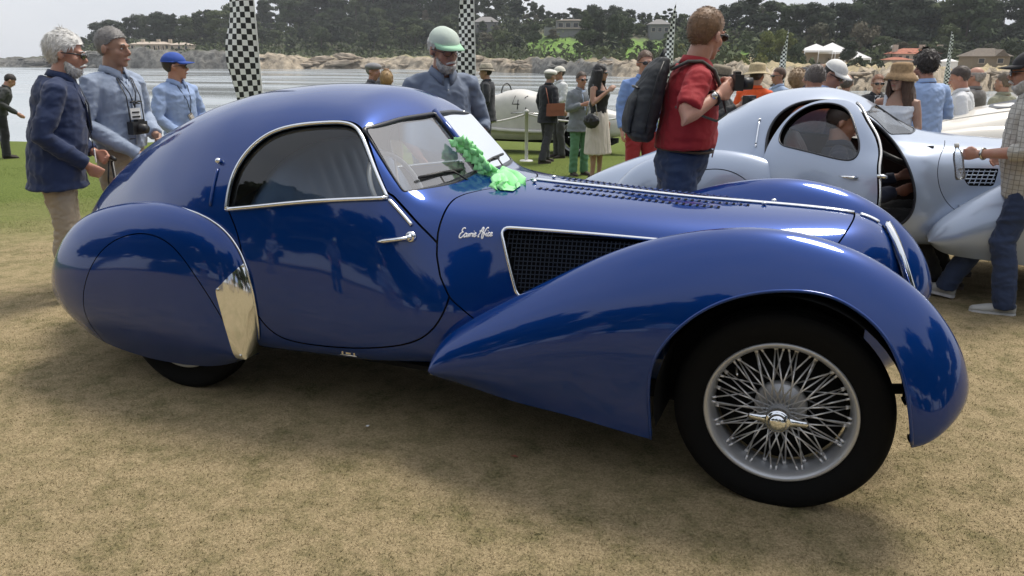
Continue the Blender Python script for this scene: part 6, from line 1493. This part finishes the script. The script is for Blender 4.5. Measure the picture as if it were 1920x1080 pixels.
# backpack
bk = wthing('backpack', 'large dark grey backpack worn by the man in the red polo shirt', 'backpack', P14)
def BPt(x, y, z): q = Vector((x*.58-.045, y*.84, 1.26+(z-1.24)*.84)); return B14(q)
def bring(x, z, a, b): c = BPt(x, 0, z); return (c, BPt(x+a, 0, z)-c, BPt(x, b, z)-c)
m = MB(); rings(m, [bring(-.28, .985, .085, .13), bring(-.31, 1.02, .125, .165), bring(-.325, 1.15, .145, .175), bring(-.305, 1.30, .130, .172), bring(-.27, 1.42, .10, .155), bring(-.235, 1.49, .055, .11)], 28)
voxel(m, 'pack_body', NYL, bk, .008, .004, 20, (1, 1, 1), 3, 50)
m = MB(); rings(m, [bring(-.43, 1.03, .035, .12), bring(-.45, 1.10, .045, .13), bring(-.44, 1.22, .04, .128), bring(-.41, 1.27, .02, .11)], 20)
voxel(m, 'front_pocket', NYL, bk, .008, .003, 20, (1, 1, 1), 2, 51)
MB().tube([BPt(-.43, -.10, 1.29), BPt(-.455, -.03, 1.30), BPt(-.455, .03, 1.30), BPt(-.43, .10, 1.29)], .010, 6, flat=.5).build('strap_buckle', BLKP, bk)
for s_ in (-1, 1):
    MB().tube([BPt(-.30, s_*.185, 1.05), BPt(-.31, s_*.195, 1.20), BPt(-.29, s_*.185, 1.38), BPt(-.25, s_*.13, 1.47)], .004, 5).build('zip', BLKP, bk)
    MB().tube([B14((-.14, s_*.09, 1.42)), B14((-.07, s_*.115, 1.470)), B14((.0, s_*.12, 1.480)), B14((.07, s_*.125, 1.445)), B14((.125, s_*.125, 1.36)), B14((.175, s_*.145, 1.24)), B14((.12, s_*.195, 1.20)), B14((.02, s_*.205, 1.22)), B14((-.10, s_*.17, 1.24))], [.022, .026, .028, .028, .024, .014, .007, .006, .006], 8, flat=.35).build('shoulder_strap', pm('strap_grey', (.10, .105, .09), .8) if s_ < 0 else MAT['strap_grey'], bk)
MB().tube([BPt(-.25, -.05, 1.50), BPt(-.23, 0, 1.545), BPt(-.25, .05, 1.50)], .008, 6).build('carry_handle', NYL, bk)
# phone camera held by the red polo man, camera strap and wrist watch
c_ = wthing('camera', 'small black camera held in both hands by the red polo man', 'camera', P14); c_.matrix_world = c_.matrix_world @ Matrix.Translation((-.165, -.055, .095))
M_ = MB().box((.425, -.055, 1.275), (.045, .12, .08)).box((.425, -.055, 1.320), (.03, .05, .02)).build('camera_body', BLKP, c_, False)
MB().lathe([(.0, .06), (.030, .06), (.032, 0), (0, 0)], 18, (.445, -.055, 1.27), Matrix.Rotation(R(90), 3, 'Y')).build('lens', BLKP, c_)
w_ = wthing('wristwatch', 'black wristwatch on the right wrist of the red polo man', 'watch', P14)
e, q = Vector((-.04, -.33, 1.20)), Vector((.15, -.20, 1.31)); d = (q-e).normalized(); c0 = q-d*.03; a = d.orthogonal().normalized(); b = d.cross(a)
MB().tube([c0+(a*math.cos(t_)+b*math.sin(t_))*.034 for t_ in np.linspace(0, 6.283, 21)[:-1]], .009, 6, closed=True).build('watch_strap', BLKP, w_)
MB().ball(c0+Vector((-.008, -.034, .010)), (.020, .010, .020), 12).build('watch_case', MAT['steel'], w_)
# jeans belt tag and navy blazer pieces
# camera and lanyard of the grey haired man
c_ = wthing('camera', 'camera hanging on the chest of the grey haired man in pale blue', 'camera', P2)
MB().box((.195, -.01, 1.09), (.05, .13, .085)).box((.20, .0, 1.137), (.04, .05, .02)).build('camera_body', BLKP, c_, False)
MB().lathe([(.0, .05), (.030, .05), (.034, 0)], 16, (.22, -.01, 1.085), Matrix.Rotation(R(90), 3, 'Y')).build('lens', BLKP, c_)
MB().tube([(.195, -.065, 1.12), (.185, -.062, 1.30), (.125, -.065, 1.42)], .005, 5, flat=.5).tube([(.195, .055, 1.12), (.185, .055, 1.30), (.125, .062, 1.42)], .005, 5, flat=.5).build('camera_strap', BLKP, c_)
l_ = wthing('badge', 'white pass on a lanyard above the camera of the grey haired man', 'badge', P2)
MB().box((.192, -.012, 1.185), (.006, .085, .075)).build('card', pm('white_card', (.72, .72, .70), .5), l_, False)
MB().box((.197, -.012, 1.195), (.004, .06, .010)).box((.197, -.012, 1.165), (.004, .065, .012)).build('print', BLKP, l_, False)
MB().tube([(.195, -.012, 1.225), (.185, -.03, 1.32), (.125, -.055, 1.425)], .004, 5).tube([(.195, -.012, 1.225), (.185, .02, 1.32), (.125, .050, 1.425)], .004, 5).build('lanyard', pm('dark_cord', (.03, .035, .05), .8), l_)
g_ = wthing('glasses', 'folded spectacles hanging on the cord of the grey haired man', 'glasses', P2)
MB().tube([(.196, -.05, 1.262), (.200, -.02, 1.268), (.200, .0, 1.260), (.200, .02, 1.268), (.196, .05, 1.262)], .006, 5).tube([(.200, -.03, 1.250), (.200, 0, 1.254), (.200, .03, 1.250)], .004, 5).build('spectacle_frame', MAT['frame_black'], g_)
# lanyard and pass of the blazer man, phone on lanyard of the blue cap man
l_ = wthing('badge', 'pass hanging on a dark lanyard over the navy blazer', 'badge', P1)
MB().tube([(.11, -.05, 1.44), (.205, -.035, 1.27), (.235, -.01, 1.08), (.235, -.005, .98)], .008, 6, flat=.4).tube([(.11, .05, 1.44), (.205, .03, 1.27), (.235, 0, 1.08)], .007, 6, flat=.4).build('lanyard', MAT['dark_cord'], l_)
MB().box((.24, -.005, .95), (.005, .06, .085)).build('card', MAT['white_card'], l_, False)
l_ = wthing('phone', 'silver phone hanging on a lanyard over the pale blue shirt below the blue cap', 'phone', P3)
MB().tube([(.085, -.06, 1.44), (.150, -.02, 1.30), (.168, -.01, 1.18)], .004, 5).tube([(.085, .06, 1.44), (.150, .03, 1.30), (.168, -.01, 1.18)], .004, 5).build('lanyard', MAT['dark_cord'], l_)
MB().box((.175, -.01, 1.12), (.018, .055, .11), M=Matrix.Rotation(R(28), 3, 'X')).build('phone_case', MAT['steel'], l_, False)
MB().box((.186, -.01, 1.135), (.004, .038, .045), M=Matrix.Rotation(R(28), 3, 'X')).build('phone_screen', MAT['eye_white'], l_, False)
# cane under the hands of the white haired man; wrist strap pouch of his neighbour
wv = Wp(P1, (.335, 0, .93)); gx = Vector((wv.x+.06, wv.y-.02, 0)); gx.z = gz(gx.x, gx.y)
cn = thing('cane', 'black walking cane under the hand of the navy blazer man', 'cane', gx)
MB().tube([(0, 0, 0), tuple(wv-gx+Vector((0, 0, -.02)))], .011, 8).build('shaft', BLKP, cn); MB().tube([tuple(wv-gx+Vector((-.05, .02, -.005))), tuple(wv-gx+Vector((0, 0, .005))), tuple(wv-gx+Vector((.05, -.02, -.005)))], .014, 8).build('handle', BLKP, cn)
MB().tube([tuple(wv-gx+Vector((-.03, 0, -.02))), tuple(wv-gx+Vector((-.06, 0, -.15))), tuple(wv-gx+Vector((-.05, 0, -.32)))], .006, 6).build('wrist_cord', BLKP, cn)
p_ = wthing('pouch', 'dark navy pouch hanging from the hand of the grey haired man', 'pouch', P2)
m = MB().ball((.27, .06, .80), (.05, .045, .085), 14); m.build('pouch_body', pm('navy_nylon', (.01, .016, .05), .6, bump=(20, .6, .01)), p_); MB().tube([(.27, .06, .87), (.24, .12, .97), (.20, .16, 1.02)], .006, 5).build('cord', BLKP, p_)
# brown shoulder bag
s_ = wthing('shoulder_bag', 'reddish brown leather bag on the hip of the man in the black blazer', 'bag', P9)
MB().box((-.04, -.285, 1.02), (.34, .12, .22), taper=.05).build('bag_body', LEA, s_, False); MB().box((-.04, -.35, 1.075), (.345, .012, .13)).build('flap', LEA, s_, False)
MB().tube([(-.18, -.27, 1.12), (-.12, -.10, 1.40), (-.02, .10, 1.48), (.06, .02, 1.42), (.10, -.22, 1.13)], .010, 6, flat=.4).build('strap', LEA, s_)
# black handbag of the woman in the skirt
s_ = wthing('handbag', 'black quilted handbag on a chain beside the pale skirt', 'bag', P12)
m = MB().ball((.05, -.30, .93), (.13, .06, .11), 16); voxel(m, 'bag_body', BLE, s_, .012, .006, 30, (1, 1, 1), 1, 61)
MB().tube([(-.05, -.29, 1.0), (-.03, -.24, 1.2), (-.01, -.17, 1.455), (.05, -.20, 1.2), (.14, -.29, 1.0)], .007, 5).build('chain', MAT['steel'], s_)
# photographer's camera with long lens
c_ = wthing('camera', 'black camera with long lens held by the photographer in the brimmed hat', 'camera', P15)
MB().box((.40, 0, 1.42), (.07, .14, .10)).build('camera_body', BLKP, c_, False); MB().lathe([(.0, .16), (.042, .16), (.045, .10), (.035, .06), (.036, 0)], 18, (.42, 0, 1.41), Matrix.Rotation(R(95), 3, 'Y')).build('lens', BLKP, c_)
# water bottle, watch of the man at the right edge
b_ = wthing('water_bottle', 'clear plastic water bottle in the hand of the man in the checked shirt', 'bottle', P28)
MB().lathe([(0, -.12), (.030, -.12), (.033, -.10), (.031, -.03), (.033, .02), (.028, .06), (.013, .085), (.012, .10), (0, .10)], 20, (.43, .15, 1.02), Matrix.Rotation(R(14), 3, 'Y')).build('bottle_body', glass('bottle_plastic', (.90, .93, .95), (1.0, .06), .18, hz=(.8, .82, .85)), b_)
MB().lathe([(0, .125), (.015, .125), (.015, .10), (0, .10)], 14, (.43, .15, 1.02), Matrix.Rotation(R(14), 3, 'Y')).build('bottle_cap', MAT['white_card'], b_)
w_ = wthing('wristwatch', 'steel wristwatch on the raised arm of the man in the checked shirt', 'watch', P28)
e, q = Vector((.05, .30, 1.12)), Vector((.32, .16, 1.08)); d = (q-e).normalized(); c0 = q-d*.03; a = d.orthogonal().normalized(); b = d.cross(a)
MB().tube([c0+(a*math.cos(t_)+b*math.sin(t_))*.034 for t_ in np.linspace(0, 6.283, 21)[:-1]], .009, 6, closed=True).build('watch_strap', MAT['steel'], w_)
run_jobs()
# spectators on the near side of the blue car, whose dark shapes show in its paint
for i, (src, x, y, rz) in enumerate([(P2, -2.9, -6.6, 80), (P3, -1.9, -7.6, 95), (P1, 1.9, -6.4, 110), (P4, -4.4, -5.9, 60), (P9, 3.0, -7.0, 120), (P19, -3.6, -7.9, 85), (P12, .9, -8.2, 95), (P3, 4.2, -5.2, 140), (P2, -6.2, -6.5, 50)]):
    c = copy_tree(src); c.location = (x, y, 0); c.rotation_euler = (0, 0, R(rz)); c['label'] = 'spectator standing on the lawn opposite the blue coupe and facing it'; c['group'] = 'spectators opposite the blue coupe'

# small scraps trodden into the grass
g_ = gpt(689, 801); t = thing('paper_scrap', 'tiny white paper scrap on the dry grass before the blue coupe', 'litter', g_); t.scale = (.6, .6, .6); MB().add([(-.012, -.008, .010), (.012, -.010, .012), (.014, .008, .016), (-.010, .010, .011), (0, 0, .018)], [(0, 1, 4), (1, 2, 4), (2, 3, 4), (3, 0, 4)]).build('scrap', MAT['white_card'], t, False)
g_ = gpt(965, 858); t = thing('dead_leaf', 'small reddish dead leaf on the grass below the long front fender', 'leaf', g_); t.scale = (.6, .6, .6); MB().add([(-.030, 0, .008), (0, -.014, .013), (.030, 0, .009), (0, .014, .014), (0, 0, .008)], [(0, 1, 4), (1, 2, 4), (2, 3, 4), (3, 0, 4)]).build('blade', pm('dead_leaf', (.25, .07, .04), .7), t, False)
